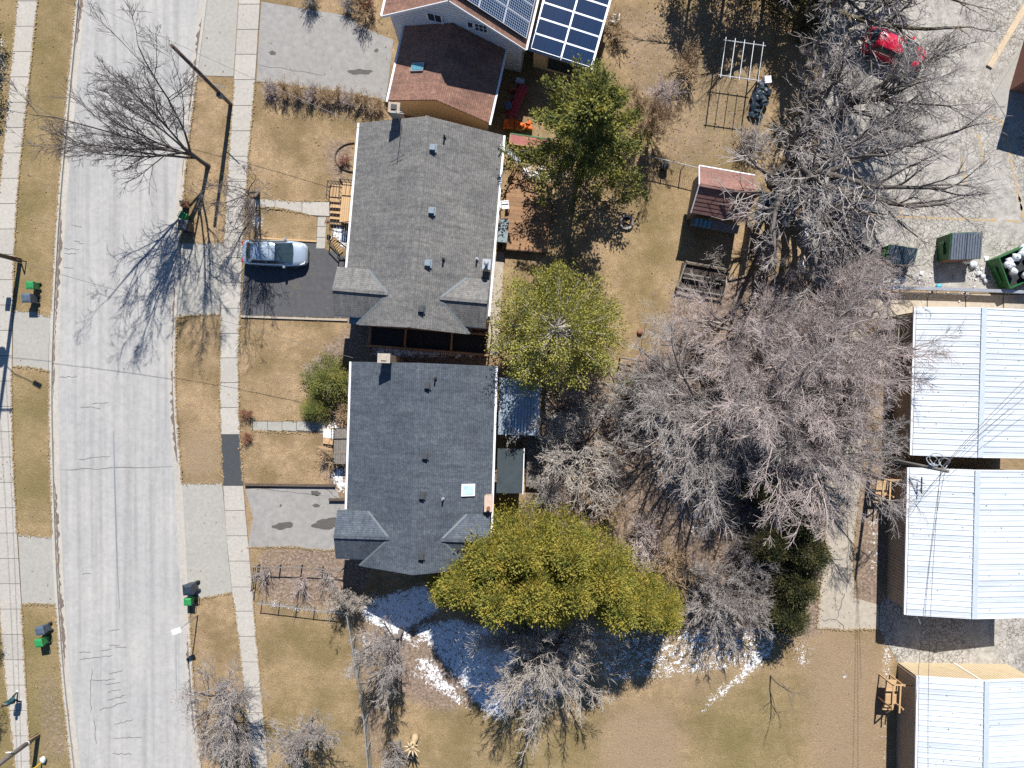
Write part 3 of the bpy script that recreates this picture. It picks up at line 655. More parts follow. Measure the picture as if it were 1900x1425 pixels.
for poly in ([(476, 151), (560, 162), (640, 172), (716, 187)], [(447, 587), (645, 594)], [(460, 1016), (540, 1014), (600, 1022), (650, 1016)], [(349, 1110), (372, 1110), (400, 1106), (431, 1099)], [(337, 897), (412, 896)], [(462, 366), (545, 373), (612, 373)], [(462, 385), (520, 387), (575, 400)], [(468, 780), (566, 780)], [(468, 800), (560, 803)], [(329, 588), (370, 584), (408, 584)], [(25, 576), (60, 577), (95, 588)], [(24, 680), (55, 681), (90, 688)], [(34, 992), (98, 997)], [(41, 1121), (103, 1122)], [(1516, 1166), (1575, 1169), (1630, 1167)], [(1540, 800), (1530, 900), (1532, 1000), (1522, 1090), (1516, 1166)], [(1592, 930), (1582, 1040), (1588, 1110)]):
    for a, c in zip(poly[:-1], poly[1:]):
        n = int(math.hypot(c[0] - a[0], c[1] - a[1]) / 1.5)
        for i in range(n): ed.append((a[0] + (c[0] - a[0]) * i / n + rg.normal(0, 1.3), a[1] + (c[1] - a[1]) * i / n + rg.normal(0, 1.3)))
flecks('grass_fringe', ed, .04, .10, 'dead_grass', .035, 'ragged dead grass creeping over the paving edges')
# ------------------------------------------------------------------ houses
def local(root_loc, rotz, v):
    return Matrix.Rotation(-rotz, 3, 'Z') @ (Vector(v) - Vector((root_loc[0], root_loc[1], 0)))
def ray_plane(px, py, pt, nrm):
    o = Vector((0, 0, CAM_H)); d = Vector((px - 950, 712.5 - py, -FPX)).normalized()
    return o + d * ((Vector(pt) - o).dot(nrm) / d.dot(nrm))

mat('flashing', (.15, .175, .185), (.11, .13, .14), 5, .7)
HW, HL, ZE, PT, VR, UJ = 9.55, 13.35, 3.75, .48, 11.25, 3.12
RIDGE = HW / 2
def roof_z(u): return ZE + PT * min(u, HW - u)
def bungalow(px, py, deg, label, sh, wallm):
    o = W(px, py, ZE); rz = -math.radians(deg); loc = (o.x, o.y, 0)
    root = thing('house', label, 'house', loc, rz)
    S = lambda a: MATS['shingle_%s_%s' % (sh, a)]
    # walls
    wm = MB(); wm.box((HW / 2, -6.55, (ZE - .1) / 2), (HW - .9, 12.3, ZE - .1))
    for y in (-.5, -13.0):
        wm.add([(1.0, y - .1, ZE - .12), (HW - 1.0, y - .1, ZE - .12), (RIDGE, y - .1, ZE + PT * (RIDGE - 1.0) - .2), (1.0, y + .1, ZE - .12), (HW - 1.0, y + .1, ZE - .12), (RIDGE, y + .1, ZE + PT * (RIDGE - 1.0) - .2)], [(0, 1, 2), (5, 4, 3), (0, 3, 4, 1), (1, 4, 5, 2), (2, 5, 3, 0)])
    zc = ZE + PT * UJ
    for s in (0, 1):
        X = (lambda u: u) if s == 0 else (lambda u: HW - u)
        x0 = -.15 if s == 0 else .12
        wm.box((X((x0 + 2.2) / 2), -VR, (zc - 1.0) / 2), (2.2 - x0, 2.7, zc - 1.0))
        wm.add([(X(x0), -VR - 1.3, zc - 1.0), (X(x0), -VR + 1.3, zc - 1.0), (X(x0), -VR, zc - .22), (X(x0 + .2), -VR - 1.3, zc - 1.0), (X(x0 + .2), -VR + 1.3, zc - 1.0), (X(x0 + .2), -VR, zc - .22)], [(0, 1, 2), (5, 4, 3), (0, 3, 4, 1), (1, 4, 5, 2), (2, 5, 3, 0)])
    wm.build('wall', MATS[wallm], root)
    # roof: four main and cross slopes, each a lapped shingle sheet
    zr = ZE + PT * RIDGE
    roof = MB()
    roof.sheet([(0, 0, ZE), (0, -12.2, ZE), (1.2, -12.2, ZE + PT * 1.2), (1.2, -HL, ZE + PT * 1.2), (RIDGE, -HL, zr), (RIDGE, 0, zr)], .14)
    roof.sheet([(HW, 0, ZE), (RIDGE, 0, zr), (RIDGE, -HL, zr), (HW - 1.2, -HL, ZE + PT * 1.2), (HW - 1.2, -12.2, ZE + PT * 1.2), (HW, -12.2, ZE)], .14)
    rf = roof.build('roof', S('y'), root)
    for s, ue in ((0, -.45), (1, .05)):
        X = (lambda u: u) if s == 0 else (lambda u: HW - u)
        for sg, dv in ((1, 1.55), (-1, 1.6)):
            q = MB(); ze = zc - PT * dv
            pts = [(X(ue), -VR, zc + .012), (X(UJ + .03), -VR, zc + .012), (X(UJ - dv), -VR + sg * dv, ze + .012), (X(ue), -VR + sg * dv, ze + .012)]
            q.sheet(pts, .14).build('cross_gable_slope', S('x'), rf)
        q = MB()
        q.bar((X(ue), -VR, zc + .03), (X(UJ), -VR, zc + .03), .22, .05); q.build('ridge_cap', S('x'), rf)
        for sg, dv in ((1, 1.55), (-1, 2.05)):
            q = MB(); q.bar((X(UJ), -VR, zc + .02), (X(UJ - dv), -VR + sg * dv, zc - PT * dv + .02), .13, .03); q.build('valley_flashing', MATS['flashing'], rf)
        # fascia under the shaded cross gable eave
        q = MB(); q.bar((X(ue), -VR - 1.60, zc - PT * 1.6 - .12), (X(UJ - 1.75), -VR - 1.60, zc - PT * 1.6 - .12), .06, .16); q.build('fascia', MATS['metal_white'], rf)
    q = MB(); q.bar((RIDGE, .01, zr + .02), (RIDGE, -HL + .02, zr + .02), .26, .05); q.build('ridge_cap', S('y'), rf)
    for x, l in ((-.07, 9.75), (HW + .07, 12.0)):
        q = MB()
        q.add([(x - .07, 0, ZE - .02), (x + .07, 0, ZE - .02), (x + .045, 0, ZE - .14), (x - .045, 0, ZE - .14), (x - .07, -l, ZE - .02), (x + .07, -l, ZE - .02), (x + .045, -l, ZE - .14), (x - .045, -l, ZE - .14)],
              [(0, 1, 5, 4), (1, 2, 6, 5), (2, 3, 7, 6), (3, 0, 4, 7), (0, 3, 2, 1), (4, 5, 6, 7)])
        q.build('gutter', MATS['metal_white'], root)
    def at(px, py, dz=0.0):
        z = 5.0
        for _ in range(5):
            l = local(loc, rz, W(px, py, z)); z = roof_z(min(max(l.x, 0), HW)) + dz
        return Vector((l.x, l.y, z))
    return root, rf, at

def vent(rf, p, m='vent_blue', s=.36):
    q = MB(); q.box((p.x, p.y, p.z + .02), (s + .16, s + .16, .05)); q.box((p.x, p.y, p.z + .14), (s, s, .24), taper=.86)
    q.box((p.x, p.y, p.z + .27), (s * .98, s * .98, .05)); q.build('roof_vent', MATS[m], rf)
def stack(rf, p, m='metal_black', h=.5):
    q = MB(); q.tube([(p.x, p.y, p.z - .1), (p.x, p.y, p.z + h)], .055, 8); q.tube([(p.x, p.y, p.z - .06), (p.x, p.y, p.z + .10)], .11, 8); q.build('vent_pipe', MATS[m], rf)
def chimney(rf, p, w, d, h, m, pots=1):
    q = MB(); q.box((p.x, p.y, p.z + h / 2 - .5), (w, d, h + 1.0)); c = q.build('chimney', MATS[m], rf)
    return (p.x, p.y, p.z + h)

# --- warm grey roofed house (warm grey shingles)
root1, rf1, at1 = bungalow(667, 228, 4.9, 'bungalow with warm grey shingle roof, beside the silver car', 'warm', 'siding_brick')
for x, y, m in ((803, 275, 'vent_blue'), (801, 392, 'vent_blue'), (794, 489, 'vent_blue'), (782, 574, 'vent_dark')): vent(rf1, at1(x, y), m)
for x, y, m in ((825, 254, 'metal_black'), (823, 481, 'metal_black'), (885, 481, 'metal_galv')): stack(rf1, at1(x, y), m)
p = at1(736, 224); q = MB(); q.box((p.x, .28, 3.1), (.62, .52, 6.2)); q.box((p.x, .28, 6.24), (.74, .64, .10))
q.build('chimney', MATS['brick_pale'], root1)
q = MB(); q.box((p.x, .28, 6.34), (.36, .30, .12)); q.build('chimney_flue', MATS['vent_dark'], root1)
p = at1(739, 236); q = MB(); q.tube([(p.x + .25, p.y + .1, p.z), (p.x + .25, p.y + .1, p.z + 2.6)], .022, 6); q.bar((p.x - .2, p.y + .1, p.z + 2.2), (p.x + .7, p.y + .1, p.z + 2.2), .02); q.bar((p.x - .1, p.y + .1, p.z + 2.45), (p.x + .6, p.y + .1, p.z + 2.45), .02); q.build('antenna_mast', MATS['metal_galv'], root1)
p = at1(904, 496); q = MB(); q.box((p.x, p.y, p.z + .3), (.46, .60, 1.7)); c = q.build('chimney', MATS['siding_cream'], rf1)
q = MB(); q.box((p.x, p.y, p.z + 1.19), (.54, .68, .08)); q.tube([(p.x, p.y, p.z + 1.2), (p.x, p.y, p.z + 1.6)], .10, 10); q.lathe([(.16, 1.6), (.18, 1.65), (.05, 1.75)], 10, (p.x, p.y, p.z)); q.build('chimney_flue', MATS['metal_galv'], rf1)
# side door blue canopy under the shaded gable
q = MB(); q.box((-.1 + .9, -12.95, 2.5), (1.3, .5, .08)); q.build('door_canopy', MATS['glass_blue'], root1)
# white downpipe and drain at the back
q = MB(); q.tube([(HW + .05, -11.9, ZE - .15), (HW + .25, -12.6, 2.6), (HW + .25, -12.9, .1)], .05, 8); q.build('downpipe', MATS['metal_white'], root1)
# --- lower house (blue-grey shingles)
root2, rf2, at2 = bungalow(652, 671, 1.8, 'bungalow with blue-grey shingle roof and a small square skylight', 'blue', 'siding_brick')
for x, y in ((793, 716), (789, 846), (783, 920), (782, 1032)): vent(rf2, at2(x, y), 'vent_dark', .32)
for x, y, m in ((808, 702, 'metal_black'), (822, 925, 'metal_galv')): stack(rf2, at2(x, y), m)
p = at2(718, 676); q = MB(); q.box((p.x, .22, 3.05), (.68, .50, 6.1)); q.build('chimney', MATS['brick_pale'], root2)
q = MB(); q.box((p.x, .22, 6.14), (.80, .60, .09)); q.box((p.x, .22, 6.2), (.34, .28, .10)); q.build('chimney_cap', MATS['concrete_old'], root2)
p = at2(907, 930); q = MB(); q.box((p.x + .02, p.y, p.z + .2), (.46, .95, 1.5)); q.build('chimney', MATS['brick_pale'], rf2)
q = MB(); q.box((p.x + .02, p.y, p.z + .99), (.56, 1.05, .08)); q.build('chimney_cap', mat('cap_pink', (.55, .42, .34), (.45, .34, .27), 6, .9), rf2)
q = MB(); q.lathe([(.10, 1.0), (.10, 1.3), (.13, 1.32), (.13, 1.36)], 10, (p.x + .02, p.y - .25, p.z)); q.build('chimney_flue', MATS['steel_rust'], rf2)
p = at2(869, 909)
def slope_box(q, p, w, d, h0, h1, sl=-PT):
    vs = []
    for h in (h0, h1):
        for sx, sy in ((-1, -1), (1, -1), (1, 1), (-1, 1)): vs.append((p.x + sx * w / 2, p.y + sy * d / 2, p.z + h + sl * sx * w / 2))
    return q.add(vs, [(3, 2, 1, 0), (4, 5, 6, 7), (0, 1, 5, 4), (1, 2, 6, 5), (2, 3, 7, 6), (3, 0, 4, 7)])
sk = slope_box(MB(), p, .86, .78, -.02, .14).build('skylight', MATS['metal_white'], rf2)
slope_box(MB(), p, .66, .58, .142, .155).build('skylight_glass', MATS['glass_skylight'], rf2)

# --- house at the back with solar panels
lo = W(709, 29, 4.4); rz0 = -math.radians(13.2); l0 = (lo.x, lo.y, 0)
root0 = thing('house', 'white-gabled house with solar panels and a brown shingle roof', 'house', l0, rz0)
W0, E0, G0, D0 = 9.6, 4.4, 8.3, 11.0
P0 = (G0 - E0) / (W0 / 2); A0 = math.atan(P0)
q = MB(); q.prism([(.35, .35), (W0 - .35, .35), (W0 - .35, D0), (.35, D0)], 0, E0)
q.add([(.35, .35, E0), (W0 - .35, .35, E0), (W0 / 2, .35, G0 - .35), (.35, .6, E0), (W0 - .35, .6, E0), (W0 / 2, .6, G0 - .35)], [(0, 1, 2), (5, 4, 3), (0, 3, 4, 1), (1, 4, 5, 2), (2, 5, 3, 0)])
wall0 = q.build('wall', MATS['siding_white'], root0)
q = MB()
for i in range(24):   # clapboards of the gable wall
    z = .3 + i * .30; hw = W0 / 2 - .4 if z < E0 else (G0 - .4 - z) / P0
    if hw > .3: q.box((W0 / 2, .338, z), (2 * hw, .03, .27), rx=.04)
q.build('clapboards', MATS['siding_white'], wall0)
q = MB(); q.sheet([(0, 0, E0), (W0 / 2, 0, G0), (W0 / 2, D0, G0), (0, D0, E0)], .15); q.sheet([(W0, 0, E0), (W0, D0, E0), (W0 / 2, D0, G0), (W0 / 2, 0, G0)], .15)
rf0 = q.build('roof', MATS['shingle_brown_y'], root0)
q = MB(); q.bar((0, -.03, E0 - .1), (W0 / 2, -.03, G0 - .1), .05, .2); q.bar((W0, -.03, E0 - .1), (W0 / 2, -.03, G0 - .1), .05, .2); q.build('fascia', MATS['metal_white'], rf0)
for x in (-.07, W0 + .07):
    q = MB(); q.box((x, D0 / 2, E0 - .07), (.13, D0, .12)); q.build('gutter', MATS['metal_white'], root0)
nrm = Matrix.Rotation(rz0, 3, 'Z') @ Vector((0, -1, 0)); wp = Vector(l0) + Matrix.Rotation(rz0, 3, 'Z') @ Vector((0, .35, 0))
for px, py, w, h, n in ((807, 31, .95, 1.0, 2), (873, 44, .40, .75, 1), (893, 50, .85, .95, 3)):
    c = local(l0, rz0, ray_plane(px, py, wp, nrm)); y = .31
    win = MB()
    for dx, dz, ww, hh in ((0, h / 2, w + .14, .09), (0, -h / 2, w + .22, .10), (-w / 2, 0, .09, h), (w / 2, 0, .09, h)): win.box((c.x + dx, y - .01, c.z + dz), (ww, .10, hh))
    wo = win.build('window', MATS['white'], root0)
    MB().box((c.x, y + .01, c.z), (w, .05, h)).build('pane', MATS['glass'], wo)
    if n > 1:
        g = MB()
        for i in range(1, n): g.box((c.x - w / 2 + w * i / n, y - .025, c.z), (.04, .03, h))
        if n == 3: g.box((c.x, y - .027, c.z), (w, .03, .04))
        g.build('glazing_bar', MATS['white'], wo)
# solar panels on the right-hand slope
def panel_mesh(l, w, m):
    q = MB(); q.box((l / 2, w / 2, 0), (l - .05, w - .05, .035)); return q.mesh('solar_panel', MATS[m])
def frame_mesh(l, w):
    q = MB()
    for c, d in (((l / 2, .02, .004), (l, .034, .05)), ((l / 2, w - .02, .004), (l, .034, .05)), ((.02, w / 2, .004), (.034, w, .05)), ((l - .02, w / 2, .004), (.034, w, .05))): q.box(c, d)
    return q.mesh('panel_frame', MATS['panel_frame'])
pm, fm = panel_mesh(1.93, 1.03, 'solar_grid'), frame_mesh(1.95, 1.05)
for i in range(3):
    for j in range(8):
        s = .10 + i * 1.97; x = W0 / 2 + s * math.cos(A0) + .06; z = G0 - s * math.sin(A0) + .16
        o = link('solar_panel', pm, root0, (x, .55 + j * 1.07, z)); o.rotation_euler = (0, A0, 0)
        link('panel_frame', fm, o)
# --- low addition with the second array
lo = W(984, 90, 3.25); l4 = (lo.x, lo.y, 0); rz4 = -math.radians(15.5)
add = thing('house_addition', 'low rear addition roofed with dark blue solar panels', 'house', l4, rz4)
q = MB(); q.prism([(.2, .3), (4.15, .3), (4.15, 6), (.2, 6)], 0, 2.65); q.build('wall', MATS['siding_beige'], add)
q = MB(); q.sheet([(-.1, -.1, 3.2), (4.35, -.1, 2.85), (4.35, 6, 2.85), (-.1, 6, 3.2)], .16); q.build('roof', MATS['metal_galv'], add)
q = MB(); q.box((2.6, .26, 1.5), (2.7, .1, 1.9)); wo = q.build('window', MATS['timber_brown'], add)
for i in range(3): MB().box((1.72 + i * .86, .20, 1.5), (.78, .05, 1.7)).build('pane', MATS['glass'], wo)
pm2, fm2 = panel_mesh(2.08, 1.02, 'solar_dark'), frame_mesh(2.10, 1.04)
for i in range(2):
    for j in range(5):
        o = link('solar_panel', pm2, add, (.02 + i * 2.13, .0 + j * 1.07, 3.27 - i * .168)); o.rotation_euler = (0, math.atan(.079), 0)
        link('panel_frame', fm2, o)
# --- brown garage in front of it
lo = W(720, 186, 3.0); lg = (lo.x, lo.y, 0); rzg = -math.radians(12.6)
gar = thing('garage', 'garage with brown shingle roof, small skylight and beige wall', 'garage', lg, rzg)
GW, GE, GR, GD = 6.95, 3.0, 5.0, 5.5
q = MB(); q.prism([(.25, .3), (GW - .25, .3), (GW - .25, GD), (.25, GD)], 0, GE - .1)
q.add([(.3, .3, GE - .1), (GW - .3, .3, GE - .1), (GW / 2, .3, GR - .25), (.3, .5, GE - .1), (GW - .3, .5, GE - .1), (GW / 2, .5, GR - .25)], [(0, 1, 2), (5, 4, 3), (0, 3, 4, 1), (1, 4, 5, 2), (2, 5, 3, 0)])
q.build('wall', MATS['siding_beige'], gar)
q = MB(); q.sheet([(0, 0, GE), (GW / 2, 0, GR), (GW / 2, GD, GR), (0, GD, GE)], .14); q.sheet([(GW, 0, GE), (GW, GD, GE), (GW / 2, GD, GR), (GW / 2, 0, GR)], .14)
rg = q.build('roof', MATS['shingle_brown_y'], gar)
for x in (-.08, GW + .08):
    q = MB(); q.box((x, GD / 2 - .1, GE - .08), (.14, GD, .12)); q.build('gutter', MATS['metal_white'], gar)
q = MB(); q.box((.02, 2.6, 1.25), (.5, 2.6, .06)); 
p = local(lg, rzg, W(775, 126, 3.9)); p.z = GE + (GR - GE) * p.x / (GW / 2)
sl = (GR - GE) / (GW / 2)
slope_box(MB(), p, .92, .56, -.02, .12, sl).build('skylight', MATS['metal_grey'], rg)
slope_box(MB(), p, .76, .42, .122, .135, sl).build('skylight_glass', MATS['glass_blue'], rg)
q = MB(); q.box((.18, 2.6, 1.2), (.10, 3.2, 2.3)); gd = q.build('garage_door', MATS['metal_white'], gar)
for i in range(4): MB().box((.115, 2.6, .35 + i * .56), (.05, 3.1, .50)).build('door_panel', MATS['siding_white'], gd)

# ------------------------------------------------------------------ white-roofed storage buildings
def corr(q, p0, p1, z0, z1, nrm, pitch=.22, dep=.035):
    p0 = Vector(p0); p1 = Vector(p1); n = Vector(nrm); L = (p1 - p0).length; k = int(L / pitch); vs = []
    for i in range(k):
        for f, d in ((0, 0), (.35, 0), (.5, dep), (.85, dep)):
            c = p0 + (p1 - p0) * ((i + f) / k) + n * d; vs.append((c.x, c.y))
    vs.append((p1.x, p1.y)); m = len(vs)
    q.add([(a, b2, z0) for a, b2 in vs] + [(a, b2, z1) for a, b2 in vs], [(i, i + 1, m + i + 1, m + i) for i in range(m - 1)])
def storage(px, py, deg, L, label, hz=3.0):
    o = W(px, py, hz); rz = -math.radians(deg); WD = 8.3; zr = hz + .55; h = WD / 2
    root = thing('storage_building', label, 'building', (o.x, o.y, 0), rz, None)
    q = MB(); q.prism([(.25, -.25), (WD - .25, -.25), (WD - .25, -L + .25), (.25, -L + .25)], 0, hz - .05)
    for y in (-.3, -L + .3): q.add([(.3, y, hz - .05), (WD - .3, y, hz - .05), (h, y, zr - .1)], [(0, 1, 2)])
    q.build('wall', MATS['wall_brown'], root)
    q = MB(); corr(q, (.22, -.25, 0), (.22, -L + .25, 0), 0, hz - .06, (-1, 0, 0)); q.build('wall_cladding', MATS['wall_brown'], root)
    for y, s in ((-.22, 1), (-L + .22, -1)):
        q = MB(); corr(q, (.25, y, 0), (h, y, 0), 0, hz - .02, (0, s, 0)); corr(q, (h + .06, y, 0), (WD - .25, y, 0), 0, hz - .02, (0, s, 0)); w = q.build('wall_cladding', MATS['wall_tan'], root)
        MB().box((h + .03, y + s * .05, hz / 2), (.10, .06, hz - .1)).build('joint_trim', MATS['metal_white'], w)
    # roof panels, one piece each, with a standing rib
    n = int(round(L / .36)); pw = L / n; a = math.atan(.55 / h); sl = h / math.cos(a)
    q = MB(); q.box((sl / 2, -pw / 2, 0), (sl, pw - .012, .05)); q.box((sl / 2, -pw + .03, .038), (sl, .05, .045)); q.box((sl / 2, -pw * .5, .028), (sl, .02, .012)); pmx = q.mesh('roof_panel', MATS['roof_white'])
    for k in range(n):
        oo = link('roof_panel', pmx, root, (0, -k * pw, hz + .02)); oo.rotation_euler = (0, -a, 0)
        oo = link('roof_panel', pmx, root, (WD, -k * pw - pw, hz + .02)); oo.rotation_euler = (0, -a, math.pi)
        if k % 1 == 0:
            pass
    q = MB(); q.bar((h, .04, zr + .09), (h, -L - .04, zr + .09), .34, .05); rc = q.build('ridge_cap', MATS['vent_ridge'], root)
    q = MB(); q.box((-.09, -L / 2, hz - .06), (.14, L + .1, .13)); q.build('gutter', MATS['metal_white'], root)
    for y in (.03, -L - .03):
        q = MB(); q.bar((-.02, y, hz - .02), (h, y, zr - .02), .05, .16); q.bar((WD + .02, y, hz - .02), (h, y, zr - .02), .05, .16); q.build('rake_trim', MATS['metal_white'], root)
    # fasteners and specks along the roof sheets
    q = MB()
    for _ in range(70):
        x = R.uniform(.2, WD - .2); y = -R.uniform(.2, L - .2); z = hz + .55 * (1 - abs(x - h) / h) + .055; s = R.uniform(.02, .06)
        q.box((x, y, z), (s, s * R.uniform(.6, 1.8), .01), rz=R.uniform(0, 3))
    tag(q.build('roof_debris', MATS['soil'], root), kind='stuff')
    return root, (o.x, o.y, 0), rz
mat('vent_ridge', (.48, .53, .57), (.41, .46, .50), 3, .5)
b1 = storage(1700, 571, 1.5, 9.85, 'white-roofed metal storage building under overhanging pinkish branches')
b2 = storage(1688, 869, 1.3, 9.78, 'white-roofed metal storage building with overhead cables crossing its roof')
b3 = storage(1705, 1256, .9, 12.5, 'white-roofed metal storage building with sunlit tan end wall')
q = MB(); q.box((.12, -1.6, 2.85), (.18, 3.2, .16)); q.bar((-.05, -.6, 3.1), (.5, -.9, 3.9), .05); q.bar((.5, -.5, 3.55), (.5, -1.6, 3.55), .07); q.build('antenna_bracket', MATS['metal_black'], b2[0])
q = MB(); q.tube([(.45, -9.6, 3.0), (1.0, -10.2, 2.7), (1.3, -10.6, 2.4)], .04, 6); q.build('conduit', MATS['metal_galv'], b2[0])
# brick building whose corner shows at the edge of the lot
bx = W(1872, 168, 0)
bk = thing('brick_building', 'brick building corner with white-edged roof beside the lot pavement', 'building', (bx.x, bx.y, 0), -math.radians(16))
MB().prism([(0, 0), (12, 0), (12, 9), (0, 9)], 0, 3.9).build('wall', MATS['brick_red'], bk)
MB().prism([(-.25, -.25), (12, -.25), (12, 9.2), (-.25, 9.2)], 3.9, 4.1).build('roof', MATS['porch_roof'], bk)
MB().box((-.28, 4.4, 4.02), (.06, 9.3, .26)).build('fascia', MATS['metal_white'], bk)

# ------------------------------------------------------------------ garden shed
lo = W(1300, 309, 2.7); ls = (lo.x, lo.y, 0); rzs = -math.radians(10.0)
shed = thing('garden_shed', 'garden shed with red-brown tile courses and grey door side', 'shed', ls, rzs)
SW, SL, SE, SR = 3.6, 3.2, 2.7, 3.8
MB().prism([(.2, -.2), (SW - .2, -.2), (SW - .2, -SL + .2), (.2, -SL + .2)], 0, SE).build('wall', MATS['timber_grey'], shed)
q = MB()
for x in (.2, SW - .2): q.add([(x, -.2, SE), (x, -SL + .2, SE), (x, -SL / 2, SR - .1)], [(0, 1, 2)])
q.build('gable', MATS['timber_grey'], shed)
n = 7; sp = SL / 2 / n; dz = (SR - SE) / n
for s in (0, 1):
    for i in range(n):
        y0 = -i * sp if s == 0 else -SL + i * sp; y1 = y0 - sp * 1.25 if s == 0 else y0 + sp * 1.25
        z0 = SE + i * dz; q = MB(); q.sheet([(-.08, y0, z0 + .05), (SW + .08, y0, z0 + .05), (SW + .08, y1, z0 + dz * 1.25 + .02), (-.08, y1, z0 + dz * 1.25 + .02)], .04)
        q.build('tile_course', MATS['terracotta'], shed)
MB().bar((-.1, -SL / 2, SR + .06), (SW + .1, -SL / 2, SR + .06), .2, .07).build('ridge_cap', MATS['terracotta'], shed)
q = MB(); q.bar((-.12, .04, SE + .02), (SW + .12, .04, SE + .02), .08, .12); q.bar((-.12, 0, SE + .04), (-.12, -SL / 2, SR + .02), .07, .1); q.bar((-.12, -SL, SE + .04), (-.12, -SL / 2, SR + .02), .07, .1); q.build('barge_board', MATS['metal_white'], shed)
q = MB(); q.sheet([(.2, -SL - .05, 1.95), (SW - .1, -SL - .05, 1.95), (SW - .1, -SL - .6, 1.75), (.2, -SL - .6, 1.75)], .05); aw = q.build('awning', MATS['timber_grey'], shed)
for i in range(4): MB().box((.55 + i * .3, -SL - .33, 1.91), (.18, .52, .02), rx=.35).build('awning_pane', MATS['glass_blue'], aw)
MB().box((.9, -SL + .17, .95), (.9, .06, 1.8)).build('door', MATS['timber_brown'], shed)
# ------------------------------------------------------------------ trees
def polylines(rng, start, dirs, length, nseg, wob, trop, side=None):
    n = len(start); P = np.zeros((n, nseg + 1, 3)); P[:, 0] = start; d = unit(dirs.copy()); D = np.zeros((n, nseg, 3))
    for k in range(nseg):
        d = unit(d + rng.normal(0, wob, (n, 3)) + np.array([0, 0, trop]) / nseg)
        D[:, k] = d; P[:, k + 1] = P[:, k] + d * (length / nseg)[:, None]
    return P, D
def tubes(P, Rad, sides):
    n, m, _ = P.shape
    T = np.zeros_like(P); T[:, 1:-1] = P[:, 2:] - P[:, :-2]; T[:, 0] = P[:, 1] - P[:, 0]; T[:, -1] = P[:, -1] - P[:, -2]; T = unit(T)
    ref = np.where(np.abs(T[..., 2:3]) < .9, np.array([0, 0, 1.0]), np.array([0, 1.0, 0]))
    X = unit(np.cross(T, ref)); Y = np.cross(X, T)
    a = np.arange(sides) * 2 * np.pi / sides
    V = P[:, :, None] + (X[:, :, None] * np.cos(a)[:, None] + Y[:, :, None] * np.sin(a)[:, None]) * Rad[:, :, None, None]
    idx = np.arange(n * m * sides).reshape(n, m, sides); nx = np.roll(idx, -1, axis=2)
    F = np.stack([idx[:, :-1], nx[:, :-1], nx[:, 1:], idx[:, 1:]], -1).reshape(-1, 4)
    return V.reshape(-1, 3), F
def join(parts):
    V = []; F = []; b = 0
    for v, f in parts: V.append(v); F.append(f + b); b += len(v)
    return np.concatenate(V), np.concatenate(F)
def perp(rng, d):
    r = rng.normal(0, 1, d.shape); return unit(r - d * np.sum(r * d, -1, keepdims=True))

def bare_tree(seed, h, r0, spec, lean=(0, 0), multi=1, tip=.006, trunk_frac=.3, thick=0):
    """spec: list of levels (children, tmin, angle, ratio, wobble, tropism, segs). Returns trunk and crown meshes data."""
    rng = np.random.default_rng(seed)
    ang = rng.uniform(0, 2 * np.pi, multi)
    sp = 0.0 if multi == 1 else .35
    st = np.stack([np.cos(ang) * .12 * (multi > 1), np.sin(ang) * .12 * (multi > 1), np.full(multi, -.05)], -1)
    dr = unit(np.stack([np.cos(ang) * sp + lean[0], np.sin(ang) * sp + lean[1], np.ones(multi)], -1))
    L = np.full(multi, h * trunk_frac) * rng.uniform(.85, 1.1, multi); nseg = 6
    P, D = polylines(rng, st, dr, L, nseg, .05, .1); rs = np.full(multi, r0 / math.sqrt(multi)); re = rs * .75
    Rad = rs[:, None] + (re - rs)[:, None] * np.linspace(0, 1, nseg + 1); Rad[:, 0] *= 1.35
    trunk = [tubes(P, Rad, 8)]; crown = []
    for li, (ch, tmin, angd, ratio, wob, trop, segs) in enumerate(spec):
        n = len(P); m = P.shape[1] - 1
        par = np.repeat(np.arange(n), ch); k = len(par)
        t = rng.uniform(tmin, 1.0, k)
        if li <= 1: t[::ch] = 1.0          # leaders go on from the tip
        f = t * m; i0 = np.minimum(f.astype(int), m - 1); fr = (f - i0)[:, None]
        s = P[par, i0] * (1 - fr) + P[par, i0 + 1] * fr; pd = D[par, i0]
        pr = Rad[par, i0] * (1 - fr[:, 0]) + Rad[par, i0 + 1] * fr[:, 0]
        an = np.radians(angd) * rng.uniform(.55, 1.35, k)
        if li <= 1: an[::ch] *= .45
        d = pd * np.cos(an)[:, None] + perp(rng, pd) * np.sin(an)[:, None]
        base = L[par] if li > 0 else np.full(k, h)
        ln = base * ratio * rng.uniform(.65, 1.2, k) * (1.15 - .5 * t if li > 0 else 1.0)
        P, D = polylines(rng, s, d, ln, segs, wob, trop)
        rs = np.maximum(pr * (.62 if li else .58), tip * 1.25); re = np.maximum(rs * .35, tip)
        Rad = rs[:, None] + (re - rs)[:, None] * np.linspace(0, 1, segs + 1); L = ln
        (trunk if li <= thick else crown).append(tubes(P, Rad, 6 if li == 0 else (4 if li == 1 else 3)))
    return join(trunk), join(crown)

